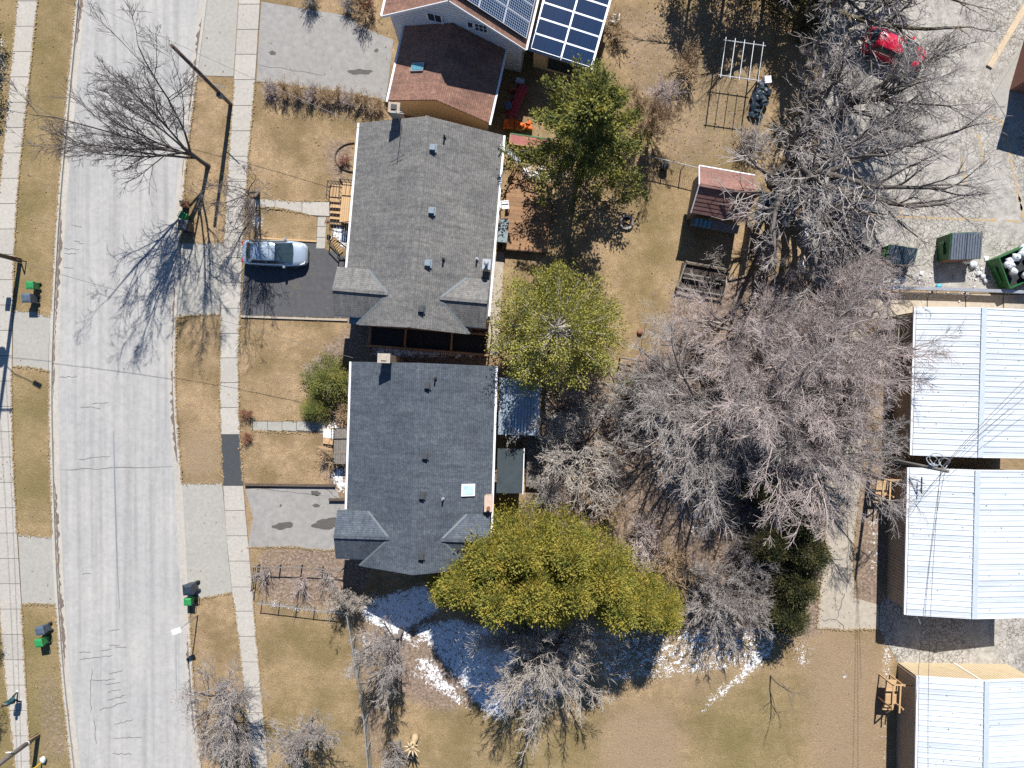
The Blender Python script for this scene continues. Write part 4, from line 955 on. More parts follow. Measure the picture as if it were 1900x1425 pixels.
SPREAD = [(9, .35, 46, .52, .07, .30, 8), (8, .22, 36, .52, .08, .2, 6), (8, .15, 36, .50, .10, .12, 4), (8, .10, 38, .62, .11, .05, 3)]
DOME = [(18, .40, 56, .52, .07, .35, 7), (9, .2, 34, .50, .09, .2, 5), (8, .1, 34, .5, .10, .1, 4), (4, .1, 36, .55, .11, .05, 2)]
BROOM = [(8, .45, 30, .50, .08, .35, 7), (9, .15, 30, .52, .10, .3, 5), (8, .10, 32, .55, .13, .25, 4), (4, .1, 34, .6, .15, .2, 2)]
TWISTY = [(7, .4, 58, .42, .22, .2, 7), (8, .2, 52, .55, .25, .2, 6), (8, .15, 55, .5, .28, .2, 4), (4, .1, 55, .5, .28, .2, 3)]
STREET = [(9, .30, 40, .56, .06, .35, 9), (10, .2, 36, .48, .10, .25, 6), (8, .15, 40, .5, .12, .2, 4), (5, .1, 42, .55, .14, .1, 3)]
SHRUB = [(5, .2, 32, .40, .12, .2, 5), (6, .1, 34, .5, .15, .15, 4), (4, .1, 38, .5, .16, .1, 2)]
CACHE = {}
def tree_mesh(key, mk, tm, cm):
    if key not in CACHE:
        (tv, tf), (cv, cf) = mk()
        CACHE[key] = (tv, tf, cv, cf)
    tv, tf, cv, cf = CACHE[key]; k2 = (key, tm, cm)
    if k2 not in CACHE: CACHE[k2] = (mesh_np('trunk', tv, tf, MATS[tm], True), mesh_np('crown', cv, cf, MATS[cm]))
    return CACHE[k2]
def plant_tree(name, label, cat, px, py, key, mk, tm, cm, rot=0.0, sc3=(1, 1, 1), group=None, z=0.0):
    t, c = tree_mesh(key, mk, tm, cm); o = W(px, py)
    r = thing(name, label, cat, (o.x, o.y, z), rot, group); r.scale = sc3
    link('trunk', t, r); link('crown', c, r); return r

# street trees
plant_tree('street_tree', 'large bare street tree by the road, its branches reaching over the asphalt', 'tree', 386, 308, 'st1', lambda: bare_tree(11, 14.5, .18, STREET, (.05, 0), 1, .009, .20, 1), 'bark_dark', 'twig_dark', 2.75, (.88, .88, 1.30))
plant_tree('street_tree', 'slim bare tree rooted in the lawn just above the silver car', 'tree', 479, 352, 'st2', lambda: bare_tree(23, 9.5, .11, [(6, .3, 34, .48, .09, .4, 7), (6, .2, 36, .5, .12, .3, 5), (6, .15, 40, .5, .14, .2, 4), (3, .1, 42, .5, .16, .1, 2)], (0, 0), 2, .007, .28), 'bark_dark', 'twig_dark', .6, (1.15, 1.15, 1))
plant_tree('street_tree', 'bare vase-shaped street tree on the strip below the white lamp', 'tree', 415, 1272, 'st3', lambda: bare_tree(31, 8.5, .15, BROOM, (0, 0), 1, .007, .26), 'bark', 'twig_grey', 1.0, (1.45, 1.45, 1))
plant_tree('lawn_tree', 'small grey bare tree on the turf between sidewalk and wire fence', 'tree', 578, 1330, 'st4', lambda: bare_tree(37, 6.8, .10, [(9, .4, 36, .5, .07, .3, 6), (8, .15, 36, .5, .09, .25, 5), (8, .1, 38, .5, .11, .2, 3), (5, .1, 38, .55, .12, .1, 2)], (0, 0), 1, .0065, .3), 'bark', 'twig_grey', 3.0, (1.2, 1.2, 1))
plant_tree('bare_tree', 'bare fan-shaped tree standing beside the snow edge and wire fence', 'tree', 744, 1172, 'st5', lambda: bare_tree(41, 8.2, .16, [(11, .55, 28, .50, .06, .5, 6), (9, .1, 30, .45, .09, .3, 5), (7, .1, 34, .5, .11, .2, 3), (5, .1, 34, .55, .11, .1, 2)], (0, 0), 1, .007, .26), 'bark', 'twig_grey', .3, (1.1, 1.1, 1.05))
# woodland
plant_tree('bare_tree', 'round bare tree with pale arching limbs standing in the snow', 'tree', 1005, 1178, 'wd1', lambda: bare_tree(53, 8.6, .24, DOME, (0, 0), 2, .008, .24), 'bark', 'twig_pale', .4, (1.08, 1.08, 1.0))
plant_tree('bare_tree', 'low spreading bare tree between the golden cedars and lane-side evergreens', 'tree', 1328, 1088, 'wd2', lambda: bare_tree(59, 6.2, .16, DOME, (0, 0), 2, .008, .2), 'bark_dark', 'twig_grey', 1.9, (.95, .95, 1))
plant_tree('sapling', 'thin dark sapling alone on the brown grass', 'sapling', 1430, 1254, 'sap', lambda: bare_tree(61, 3.8, .05, [(5, .4, 40, .42, .1, .2, 5), (4, .3, 40, .5, .12, .2, 4)], (0, 0), 1, .009, .5), 'bark_dark', 'twig_dark', 1.0)
big = lambda: bare_tree(67, 13.0, .32, SPREAD, (0, 0), 1, .0075, .26)
big2 = lambda: bare_tree(71, 12.0, .30, [(8, .35, 42, .52, .06, .3, 8), (8, .2, 34, .52, .08, .2, 6), (8, .12, 36, .50, .09, .12, 4), (6, .1, 38, .6, .11, .05, 3)], (0, 0), 2, .0075, .24)
for i, (x, y, key, mk, rot, s, cm, lab) in enumerate([
    (1392, 690, 'big', big, .2, .80, 'twig_pink', 'tallest pinkish bare tree crowning the thicket beside the back lane'),
    (1305, 742, 'big2', big2, 1.7, .80, 'twig_grey', 'grey bare tree over the snow-flecked thicket floor'),
    (1448, 640, 'big2', big2, 3.3, .84, 'twig_pink', 'pinkish bare tree between the raised bed and the lane'),
    (1452, 770, 'big', big, 4.4, .84, 'twig_pink', 'pinkish bare tree whose twigs hang over the white roof'),
    (1455, 838, 'big2', big2, 5.1, .72, 'twig_grey', 'grey bare tree above the dark evergreen hedge'),
    (1300, 650, 'big', big, 2.6, .55, 'twig_pink', 'smaller pinkish bare tree at the lawn corner'),
    (1375, 610, 'big2', big2, 2.2, .66, 'twig_pink', 'pinkish bare tree just below the timber raised bed'),
    (1255, 730, 'big', big, 5.6, .52, 'twig_grey', 'grey bare tree at the thicket flank facing the corrugated porch'),
    (1480, 580, 'big', big, 3.0, .62, 'twig_pink', 'pinkish bare tree behind the guard rail end'),
    (1400, 760, 'big2', big2, 4.0, .80, 'twig_pink', 'pinkish bare tree in the very heart of the thicket'),
    (1512, 700, 'big2', big2, .9, .74, 'twig_pink', 'pinkish bare tree rooted next to the concrete lane')]):
    plant_tree('bare_tree', lab, 'tree', x, y, key, mk, 'bark', cm, rot, (s * 1.36, s * 1.36, s * 1.02))
limb = lambda: bare_tree(83, 14.0, .60, [(7, .30, 52, .60, .08, .10, 11), (8, .25, 38, .46, .10, .15, 7), (8, .12, 38, .5, .11, .12, 4), (5, .1, 40, .6, .12, .05, 3)], (.28, .10), 2, .008, .2, 1)
plant_tree('bare_tree', 'huge bare tree with heavy dark limbs above the snowy lot edge', 'tree', 1436, 335, 'limb', limb, 'bark_dark', 'twig_grey', -.75, (1.28, 1.28, .95))
plant_tree('bare_tree', 'huge mossy-limbed bare tree spreading over the red car', 'tree', 1496, 62, 'limb', limb, 'bark_moss', 'twig_grey', .75, (1.3, 1.3, .9))
plant_tree('bare_tree', 'bare tree with dark limbs between shed and parking lot', 'tree', 1560, 215, 'limb2', lambda: bare_tree(89, 11.0, .28, SPREAD, (.1, .05), 1, .007, .25, 1), 'bark_dark', 'twig_grey', 1.1, (1.1, 1.1, .95))
plant_tree('bare_tree', 'low twisty silver-grey tree behind the corrugated blue porch roof', 'tree', 1082, 815, 'app', lambda: bare_tree(97, 5.6, .2, [(9, .3, 62, .55, .2, .15, 7), (9, .15, 52, .52, .25, .2, 6), (8, .12, 52, .5, .26, .2, 4), (5, .1, 52, .5, .26, .2, 2)], (0, 0), 2, .008, .22), 'bark', 'twig_pale', .2, (1.3, 1.3, .95))
plant_tree('bare_tree', 'grey-brown twisty tree beside the small bright green bush', 'tree', 1150, 735, 'app', None, 'bark', 'twig_grey', 2.2, (.95, .95, .8))
plant_tree('bare_tree', 'slender reddish bare tree on the lawn behind the tall spruce', 'tree', 1200, 240, 'red', lambda: bare_tree(101, 5.4, .10, BROOM, (0, 0), 3, .007, .22), 'bark', 'twig_straw', .4, (.9, .9, 1))
plant_tree('bare_tree', 'small silvery bare tree standing in the shed shadow', 'tree', 1318, 490, 'sil', lambda: bare_tree(103, 3.4, .07, [(6, .3, 42, .5, .18, .2, 5), (6, .2, 45, .5, .2, .2, 4), (3, .1, 45, .5, .2, .1, 2)], (0, 0), 1, .009, .3), 'bark', 'twig_pale', .4)
plant_tree('bare_tree', 'pale bare tree growing at the corner where two wire fences meet', 'tree', 649, 1092, 'fen', lambda: bare_tree(107, 4.6, .10, TWISTY, (0, 0), 3, .008, .25), 'bark', 'twig_pale', 1.4, (.72, .72, 1))
# stump of a felled tree
o = W(770, 1368)
st = thing('tree_stump', 'pale splintered stump standing on the lawn beside bare twigs', 'stump', (o.x, o.y, 0))
q = MB(); q.tube([(0, 0, -.05), (.02, 0, .25), (0, .03, .9), (-.05, .05, 1.5)], [.34, .24, .19, .22], 10); q.build('trunk', MATS['cut_wood'], st, True)
for k in range(9):
    a = k * .7; q = MB(); q.tube([(.1 * math.cos(a), .1 * math.sin(a), 1.35), (.35 * math.cos(a), .35 * math.sin(a), 1.6 + R.uniform(-.1, .2)), (.6 * math.cos(a), .6 * math.sin(a), 1.7 + R.uniform(-.1, .3))], [.09, .06, .02], 6); q.build('stub', MATS['cut_wood'], st, True)
plant_tree('shrub', 'leafless grey shrub sprouting beside the pale stump', 'shrub', 735, 1392, 'shr_g', lambda: bare_tree(111, 2.6, .10, SHRUB, (0, 0), 9, .007, .42), 'bark', 'twig_grey', .3, (1.2, 1.2, .8))

# shrubs and brush
shrub = lambda: bare_tree(113, 2.6, .10, SHRUB, (0, 0), 12, .007, .42)
shrub2 = lambda: bare_tree(117, 2.4, .09, [(6, .1, 40, .42, .14, .1, 4), (6, .1, 40, .5, .16, .1, 3), (3, .1, 42, .5, .16, .1, 2)], (0, 0), 14, .007, .38)
HEDGE = [(508, 172), (533, 174), (556, 176), (580, 178), (602, 181), (626, 183), (650, 186), (674, 190), (700, 200)]
for i, (x, y) in enumerate(HEDGE):
    plant_tree('hedge_shrub', 'leafless straw-brown shrub in the hedge row below the wide grey driveway', 'shrub', x, y, 'shr1' if i % 2 else 'shr2', shrub if i % 2 else shrub2, 'twig_straw', 'twig_straw' if i % 3 else 'twig_pink', i * 1.3, (.62, .62, R.uniform(.45, .65)), 'shrubs in the bare hedge row')
for x, y, s, sz, cm, lab in [
    (461, 768, .42, .40, 'twig_red', 'round red-brown shrub above the grey concrete path'),
    (461, 811, .36, .34, 'twig_red', 'round red-brown shrub below the grey concrete path'),
    (622, 843, .85, .62, 'twig_straw', 'bushy straw-brown shrub against the front of the blue-grey roofed house'),
    (590, 690, .70, .6, 'twig_pink', 'grey leafless bush on the lawn side of the green bush'),
    (636, 762, .7, .55, 'twig_straw', 'tan leafless bush squeezed between green bush and steps'),
    (676, 22, .95, .7, 'twig_straw', 'tan bush at the corner of the wide driveway next to the rust-red bush'),
    (684, 12, .55, .8, 'twig_red', 'rust-red bush beside the white gutter of the back house'),
    (580, 2, .6, .9, 'twig_grey', 'dark bare bush casting a fan shadow on the wide driveway'),
    (650, 15, .5, .6, 'twig_grey', 'small grey bush at the wide driveway edge beside the tan bush'),
    (640, 300, .4, .3, 'twig_red', 'low reddish plants in the front bed of the warm grey roofed house'),
    (500, 1062, .9, .8, 'twig_grey', 'grey brush tangled at the open end of the front fence'),
    (560, 1075, 1.0, .9, 'twig_pink', 'pinkish brush between two grey ones in the fenced front strip'),
    (612, 1068, .95, .85, 'twig_grey', 'grey brush near the fence corner by the house gable'),
    (1190, 1000, 1.5, 1.1, 'twig_pink', 'wide pinkish brush pile next to the golden cedars'),
    (1240, 1045, 1.4, 1.1, 'twig_straw', 'tan brush tucked behind the cedar row'),
    (1290, 1072, 1.3, 1.0, 'twig_dark', 'dark brush between the golden cedars and the low spreading tree'),
    (1375, 1020, 1.3, 1.2, 'twig_dark', 'dark brush above the low spreading tree'),
    (1130, 880, 1.2, .9, 'twig_dark', 'dark brush behind the twisty silver-grey tree'),
    (1385, 940, 1.2, 1.1, 'twig_dark', 'dark brush at the shaded thicket edge'),
    (1120, 930, 1.2, .9, 'twig_straw', 'tan brush around the old sawn stump'),
    (1020, 910, 1.0, .8, 'twig_grey', 'grey brush behind the dark porch roof'),
    (1400, 1060, 1.4, 1.1, 'twig_dark', 'dark brush in front of the evergreen hedge'),
    (1470, 985, 1.2, 1.2, 'twig_grey', 'grey brush rising through the lane-side evergreens'),
    (1440, 1100, 1.3, 1.0, 'twig_straw', 'tan brush over the olive evergreen by the snow patches'),
    (1480, 1060, 1.0, 1.0, 'twig_dark', 'dark brush on the lane side of the evergreens'),
    (1262, 700, 1.3, 1.0, 'twig_pink', 'pinkish brush at the edge of the back lawn'),
    (1195, 690, 1.0, .9, 'twig_red', 'rust-brown brush beside the small bright green bush'),
    (1560, 500, 1.3, 1.1, 'twig_grey', 'grey brush between parking lot and lane'),
    (1640, 660, 1.0, 1.0, 'twig_pink', 'pinkish brush against the storage building wall by the weathered landing'),
    (1655, 860, .7, .8, 'twig_pale', 'pale brush around the utility pole foot'),
    (1410, 480, 1.0, .9, 'twig_pink', 'pinkish brush behind the garden shed yard'),
    (1270, 130, 1.1, .9, 'twig_straw', 'straw-coloured brush between spruce and metal frame'),
    (1140, 60, 1.0, .6, 'twig_straw', 'low tan brush near the white garden chair'),
    (1390, 270, 1.0, .9, 'twig_grey', 'grey brush at the foot of the huge bare tree'),
    (1230, 180, .9, .8, 'twig_pink', 'pinkish weeds on the lawn beside the spruce')]:
    k = R.random() < .5
    if 1035 < y < 1080 and x < 640:
        plant_tree('shrub', lab, 'shrub', x, y, 'sparse', lambda: bare_tree(119, 2.6, .09, [(4, .2, 36, .45, .12, .2, 5), (5, .1, 36, .5, .14, .15, 3)], (0, 0), 7, .007, .42), cm, cm, x, (s, s, sz)); continue
    plant_tree('shrub', lab, 'shrub', x, y, 'shr1' if k else 'shr2', shrub if k else shrub2, cm, cm, R.uniform(0, 6), (s * 1.15, s * 1.15, sz * .9))

# evergreens
def leaf_quads(rng, C, D, l, w):
    """small pointed sprays: centre C, direction D"""
    n = len(C); s = unit(np.cross(D, rng.normal(0, 1, (n, 3)))); l = l * rng.uniform(.6, 1.3, (n, 1)); w = w * rng.uniform(.6, 1.3, (n, 1))
    V = np.stack([C, C + D * l * .55 + s * w, C + D * l, C + D * l * .45 - s * w], 1).reshape(-1, 3)
    return V, np.arange(4 * n).reshape(n, 4)
def conifer(seed, h, r, kind, nclump, per, size=.2):
    rng = np.random.default_rng(seed)
    trunk = tubes(*(lambda P: (P, np.linspace(.16, .02, 8)[None, :]))(polylines(rng, np.zeros((1, 3)), np.array([[0, 0, 1.0]]), np.array([h * .95]), 7, .02, .1)[0]), 8)
    if kind == 'cedar':
        t = rng.uniform(0, 1, nclump) ** .8; z = h * (.06 + .94 * t); a = rng.uniform(0, 2 * np.pi, nclump)
        prof = np.minimum(1, (1 - t) * 1.25 + .06) ** .75
        rr = r * prof * rng.uniform(.55, 1.12, nclump); C = np.stack([rr * np.cos(a), rr * np.sin(a), z], -1)
        OUT = unit(np.stack([np.cos(a) * .8, np.sin(a) * .8, np.full(nclump, .75)], -1)); cs = .235
        br = []
    else:
        K = 9 if kind == 'spruce' else 6; nb = nclump // K; z0 = h * np.sort(rng.uniform(.08, .97, nb)); a = rng.uniform(0, 2 * np.pi, nb); t = z0 / h
        if kind == 'spruce': bl = r * ((1 - t) ** .8 * 1.02 + .10) * rng.uniform(.55, 1.25, nb); up = .12
        else: bl = r * np.sqrt(np.clip(1.02 - (t - .35) ** 2 * 1.9, .05, 1)) * rng.uniform(.8, 1.1, nb) * np.where(t > .85, .65, 1); up = .30
        st = np.stack([np.zeros(nb), np.zeros(nb), z0], -1); dr = unit(np.stack([np.cos(a), np.sin(a), np.full(nb, up)], -1))
        P, D = polylines(rng, st, dr, bl, 6, .07, -.25 if kind == 'spruce' else .25)
        br = [tubes(P, np.linspace(.05, .012, 7)[None, :].repeat(nb, 0), 4)]
        par = np.repeat(np.arange(nb), K); tt = np.tile(np.linspace(.22 if kind == 'spruce' else .5, 1.0, K), nb) + rng.uniform(-.05, .05, nb * K); tt = np.clip(tt, .1, .999)
        i0 = (tt * 6).astype(int); fr = (tt * 6 - i0)[:, None]
        C = P[par, i0] * (1 - fr) + P[par, np.minimum(i0 + 1, 6)] * fr; OUT = unit(D[par, np.minimum(i0, 5)] + np.array([0, 0, .35]))
        lat = perp(rng, D[par, np.minimum(i0, 5)]); lat[:, 2] *= .3
        C = C + unit(lat) * (rng.uniform(0, .30 if kind == 'spruce' else .62, (len(C), 1)) * (1.25 - tt[:, None]) * (bl[par][:, None] / r) * 1.25)
        cs = .17 if kind == 'spruce' else .24
        # side twigs
        tw = polylines(rng, P[par, i0], unit(OUT + lat * 1.2), np.full(len(par), .5), 2, .1, .1)[0]
        br.append(tubes(tw, np.linspace(.012, .006, 3)[None, :].repeat(len(par), 0), 3))
    n = len(C); par = np.repeat(np.arange(n), per)
    off = rng.normal(0, cs, (n * per, 3)) * np.repeat(rng.uniform(.6, 1.5, n), per)[:, None] * np.array([1, 1, .75]); LC = C[par] + off
    LD = unit(OUT[par] * .9 + unit(off) * .6 + rng.normal(0, .45, (n * per, 3)))
    V, F = leaf_quads(rng, LC, LD, size, size * .28)
    return trunk, br, (V, F)
def plant_conifer(name, label, px, py, key, mk, lm, rot=0.0, s=(1, 1, 1), group=None, barkm='bark_dark'):
    if key not in CACHE:
        t, br, lf = mk()
        CACHE[key] = (mesh_np('trunk', *t, MATS[barkm], True), mesh_np('crown', *lf, MATS[lm]), mesh_np('branches', *join(br), MATS['twig_pale' if barkm == 'bark' else 'bark_dark']) if br else None)
    t, l, b2 = CACHE[key]; o = W(px, py)
    r = thing(name, label, 'tree', (o.x, o.y, 0), rot, group); r.scale = s
    link('trunk', t, r); link('crown', l, r)
    if b2: link('branches', b2, r)
    return r
plant_conifer('spruce_tree', 'tall ragged dark green spruce behind the timber deck', 1074, 306, 'spr', lambda: conifer(5, 12.5, 4.9, 'spruce', 700, 56, .17), 'leaf_spruce', .3, (1.12, 1.12, 1))
plant_conifer('pine_tree', 'bushy yellow-green pine with pale branches beside the gap between houses', 1022, 624, 'pin', lambda: conifer(8, 8.4, 4.5, 'pine', 700, 60, .15), 'leaf_pine', 1.1, (1, 1, 1), None, 'bark')
ced = [lambda: conifer(201, 8.0, 1.9, 'cedar', 210, 100, .14), lambda: conifer(202, 7.6, 2.1, 'cedar', 230, 100, .14), lambda: conifer(203, 8.4, 1.8, 'cedar', 200, 100, .14)]
for i, (x, y, s, zs) in enumerate([(868, 1046, .95, .78), (915, 1000, 1.0, .85), (925, 1052, 1.05, .92), (968, 985, 1.0, .9), (985, 1045, 1.08, 1.0), (1040, 985, .95, .9), (1048, 1040, 1.05, .98), (1100, 1030, 1.0, .92), (1120, 1072, .95, .85), (1165, 1085, .85, .75), (1205, 1102, .72, .66), (835, 1066, .6, .55), (1020, 1075, .9, .8), (955, 1085, .8, .62)]):
    k = i % 3
    plant_conifer('cedar_tree', 'golden-green cedar in the dense row behind the blue-grey roofed house', x, y, 'ced%d' % k, ced[k], 'leaf_cedar', i * 2.1, (s * 1.12, s * 1.12, zs * 1.25), 'golden cedars in the dense row')
for i, (x, y, s, zs, lab) in enumerate([(1462, 960, .9, .5, 'dark evergreen bush at the lane edge below the bare trees'), (1470, 1010, .95, .55, 'dark evergreen bush halfway along the lane edge'), (1455, 1070, 1.0, .5, 'olive evergreen bush close to the concrete lane end'), (1440, 1125, .95, .45, 'olive evergreen bush beside the snow patches'), (1405, 1000, .9, .45, 'dark evergreen bush hidden under grey brush'), (1392, 900, .7, .5, 'dark evergreen bush under the grey bare tree')]):
    plant_conifer('evergreen_bush', lab, x, y, 'drk', lambda: conifer(204, 6.5, 1.9, 'cedar', 150, 55, .16), 'leaf_dark', i * 1.4, (s * .85, s * .95, zs * 1.25))
for x, y, s, zs, lab in [(618, 708, .85, .34, 'green evergreen bush against the front of the blue-grey roofed house'), (590, 756, .5, .22, 'dark green low evergreen bush beside the snowy path'), (1172, 716, .5, .35, 'small bright green bush among bare brush')]:
    plant_conifer('evergreen_bush', lab, x, y, 'brt', lambda: conifer(205, 6.5, 2.0, 'cedar', 150, 70, .15), 'leaf_bright', x * .1, (s, s, zs))
for x, y, s, zs, lab in [(1475, 40, 1.0, .75, 'dark green cedar at the head of the back garden'), (1290, -70, 1.1, 1.0, 'dark cedar shading the garden above the metal frame'), (1352, -60, 1.1, 1.1, 'tall dark cedar throwing shade on the upper garden'), (1420, -30, 1.2, .8, 'dark broad cedar next to the shaded garden corner')]:
    plant_conifer('cedar_tree', lab, x, y, 'drk', None, 'leaf_dark', x * .3, (s, s, zs))
for x, y, s, zs, lab in [(-14, 1190, .5, .4, 'dark green hedge bush across the road'), (-12, 1325, .5, .4, 'dark green hedge bush next to the pedestrian'), (-22, 60, .9, .9, 'dark hedge tree at the narrow verge of the far sidewalk'), (-28, 170, .9, .8, 'dark hedge tree shading the far sidewalk verge'), (-34, 270, .8, .7, 'dark hedge tree beyond the far sidewalk')]:
    plant_conifer('hedge_bush', lab, x, y, 'drk', None, 'leaf_dark', y * .3, (s, s, zs))
# ------------------------------------------------------------------ vehicles
def make_car(label, px, py, deg, paint, hatch=False):
    o = W(px, py); root = thing('parked_car', label, 'car', (o.x, o.y, .02), math.radians(deg))
    st = [(-2.28, .60, .62), (-2.24, .72, .80), (-2.1, .80, .94), (-1.8, .86, 1.0), (-1.2, .89, .99), (-.3, .905, .96), (.6, .905, .94), (1.1, .90, .92), (1.5, .87, .87), (1.85, .82, .80), (2.08, .74, .72), (2.2, .62, .64), (2.27, .46, .56)]
    q = MB(); vs = []; npt = 13
    for x, w, t in st:
        half = [(w * .94, .20), (w * .99, .36), (w, .52), (w * .985, t - .16), (w * .94, t - .05), (w * .62, t + .015)]
        for y, z in half: vs.append((x, -y, z))
        vs.append((x, 0, t + .035))
        for y, z in reversed(half): vs.append((x, y, z))
    fs = []
    for i in range(len(st) - 1):
        for k in range(npt - 1): a = i * npt + k; fs.append((a, a + 1, a + npt + 1, a + npt))
        fs.append((i * npt + npt - 1, i * npt, (i + 1) * npt, (i + 1) * npt + npt - 1))
    fs.append(tuple(range(npt - 1, -1, -1))); fs.append(tuple((len(st) - 1) * npt + k for k in range(npt)))
    body = q.add(vs, fs).build('body', MATS[paint], root, True)
    # cabin: belt outline and roof outline
    xb0, xb1 = (-2.02, 1.36) if hatch else (-1.94, 1.40)
    xr0, xr1 = (-1.62, .22) if hatch else (-1.42, .16)
    wb, wr, zb, zr = .82, .62, .95, 1.43
    def ring(f, x0, x1, w, z): # rounded outline, 20 points
        pts = []
        for k in range(24):
            t = 2 * math.pi * k / 24; c, s = math.cos(t), math.sin(t); e = 5.0
            rr = (abs(c) ** e + abs(s) ** e) ** (-1 / e); pts.append(((x0 + x1) / 2 + (x1 - x0) / 2 * rr * c, w * rr * s, z))
        return pts
    levels = [(0, zb), (.55, zb + .27), (.92, zr - .04), (1.0, zr)]
    q = MB(); vs = []
    for f, z in levels:
        g = f if f < 1 else 1.06; vs += ring(f, xb0 + (xr0 - xb0) * g, xb1 + (xr1 - xb1) * g, wb + (wr - wb) * g, z)
    vs.append(((xr0 + xr1) / 2, 0, zr + .03)); fs = []
    for i in range(3):
        for k in range(24): a = i * 24 + k; b2 = i * 24 + (k + 1) % 24; fs.append((a, b2, b2 + 24, a + 24))
    for k in range(24): fs.append((72 + k, 72 + (k + 1) % 24, 96))
    q.add(vs, fs).build('cabin', MATS[paint], root, True)
    def gl(name, pts, m='glass'): MB().sheet(pts, .012).build(name, MATS[m], root)
    L = lambda a, f: a[0] + (a[1] - a[0]) * f
    def side(f, s): return s * (wb + (wr - wb) * f + .012)
    xF = lambda f: xb1 + (xr1 - xb1) * f + .02; xR = lambda f: xb0 + (xr0 - xb0) * f - .02; zz = lambda f: zb + (zr - zb) * f + .012
    gl('windshield', [(xF(.06), -.72, zz(.06)), (xF(.06) + .06, 0, zz(.06) + .01), (xF(.06), .72, zz(.06)), (xF(.97), .57, zz(.97)), (xF(.97) + .03, 0, zz(.97) + .02), (xF(.97), -.57, zz(.97))])
    gl('rear_window', [(xR(.18), .64, zz(.18)), (xR(.18) - .04, 0, zz(.18)), (xR(.18), -.64, zz(.18)), (xR(.9), -.52, zz(.9)), (xR(.9) - .02, 0, zz(.9)), (xR(.9), .52, zz(.9))])
    for s in (-1, 1):
        for a, c in (((-1.62, -.42), (-1.3, -.42)), ((-.36, 1.0), (-.36, .14))):
            q = MB(); y0, y1 = side(.16, s), side(.84, s); z0, z1 = zz(.16), zz(.84)
            v = [(a[0], y0, z0), (a[1], y0, z0), (c[1], y1, z1), (c[0], y1, z1)]; v2 = [(x, y - s * .03, z - .01) for x, y, z in v]
            q.add(v + v2, [(0, 1, 2, 3), (7, 6, 5, 4), (0, 4, 5, 1), (1, 5, 6, 2), (2, 6, 7, 3), (3, 7, 4, 0)]).build('side_window', MATS['glass'], root)
        q = MB(); q.box((.78, s * .99, .98), (.18, .20, .13), taper=.8).build('mirror', MATS[paint], root)
        q = MB(); q.sheet([(1.80, s * .80, .77), (2.12, s * .68, .70), (2.17, s * .46, .675), (1.98, s * .56, .75)], .05).build('headlight', MATS['lamp_clear'], root)
        q = MB(); q.box((-2.22, s * .60, .78), (.10, .28, .16)).build('taillight', MATS['lamp_red'], root)
        for x in (-1.36, 1.38):
            w = MB(); w.tube([(x, s * .72, .31), (x, s * .91, .31)], .31, 16); wo = w.build('wheel', MATS['tyre'], root)
            MB().tube([(x, s * .905, .31), (x, s * .92, .31)], .20, 12).build('rim', MATS['rim'], wo)
    MB().box((2.24, 0, .42), (.08, .9, .14)).build('grille', MATS['metal_black'], root)
    MB().box((0, 0, .22), (4.2, 1.5, .1)).build('underbody', MATS['metal_black'], root)
    return root
make_car('silver sedan parked on the dark asphalt driveway', 516, 473, -2, 'paint_silver')
make_car('red hatchback parked beneath the huge mossy-limbed tree', 1652, 100, -22, 'paint_red', True)

# ------------------------------------------------------------------ wheeled bins
def make_bin(label, px, py, deg, m, sc=1.0):
    o = W(px, py); r = thing('wheeled_bin', label, 'bin', (o.x, o.y, 0), math.radians(deg)); r.scale = (sc, sc, sc)
    q = MB(); q.add([(-.22, -.24, .06), (.22, -.24, .06), (.22, .24, .06), (-.22, .24, .06), (-.29, -.30, .95), (.29, -.30, .95), (.29, .30, .95), (-.29, .30, .95)], [(3, 2, 1, 0), (4, 5, 6, 7), (0, 1, 5, 4), (1, 2, 6, 5), (2, 3, 7, 6), (3, 0, 4, 7)]); q.build('body', MATS[m], r)
    q = MB(); q.add([(-.33, -.33, .955), (.30, -.33, .955), (.30, .33, .955), (-.33, .33, .955), (-.31, -.31, 1.0), (.30, -.31, 1.01), (.30, .31, 1.01), (-.31, .31, 1.0), (-.12, -.18, 1.06), (.22, -.18, 1.07), (.22, .18, 1.07), (-.12, .18, 1.06)],
        [(3, 2, 1, 0), (0, 1, 5, 4), (1, 2, 6, 5), (2, 3, 7, 6), (3, 0, 4, 7), (4, 5, 9, 8), (5, 6, 10, 9), (6, 7, 11, 10), (7, 4, 8, 11), (8, 9, 10, 11)]); q.build('lid', MATS[m], r)
    q = MB(); q.tube([(.30, -.24, .98), (.40, -.24, .99), (.40, .24, .99), (.30, .24, .98)], .022, 6); q.build('handle', MATS['metal_black'], r)
    for s in (-1, 1): MB().tube([(.24, s * .22, .13), (.24, s * .30, .13)], .13, 12).build('wheel', MATS['tyre'], r)
    return r
for a in [('green wheeled bin on the verge beside the brown leaf bag', 348, 405, 150, 'plastic_green', .8), ('navy wheeled bin at the kerb under the street tree', 353, 424, 175, 'plastic_black', 1.15),
          ('green wheeled bin beneath the utility pole across the road', 70, 532, 0, 'plastic_green', .85), ('slate grey wheeled bin beside the apron across the road', 66, 556, 0, 'plastic_grey', 1.0),
          ('navy wheeled bin at the foot of the pale driveway apron', 362, 1086, 5, 'plastic_black', 1.15), ('green wheeled bin standing next to a navy bin above the white lamp', 358, 1110, 0, 'plastic_green', .85),
          ('slate grey wheeled bin on the turf across from the lamp post', 90, 1162, 10, 'plastic_grey', .95), ('bright green wheeled bin on the turf across from the lamp post', 87, 1185, 10, 'plastic_green', .9)]: make_bin(*a)
o = W(346, 381); bg = thing('leaf_bag', 'rust-orange paper leaf bag standing on the verge', 'bag', (o.x, o.y, 0))
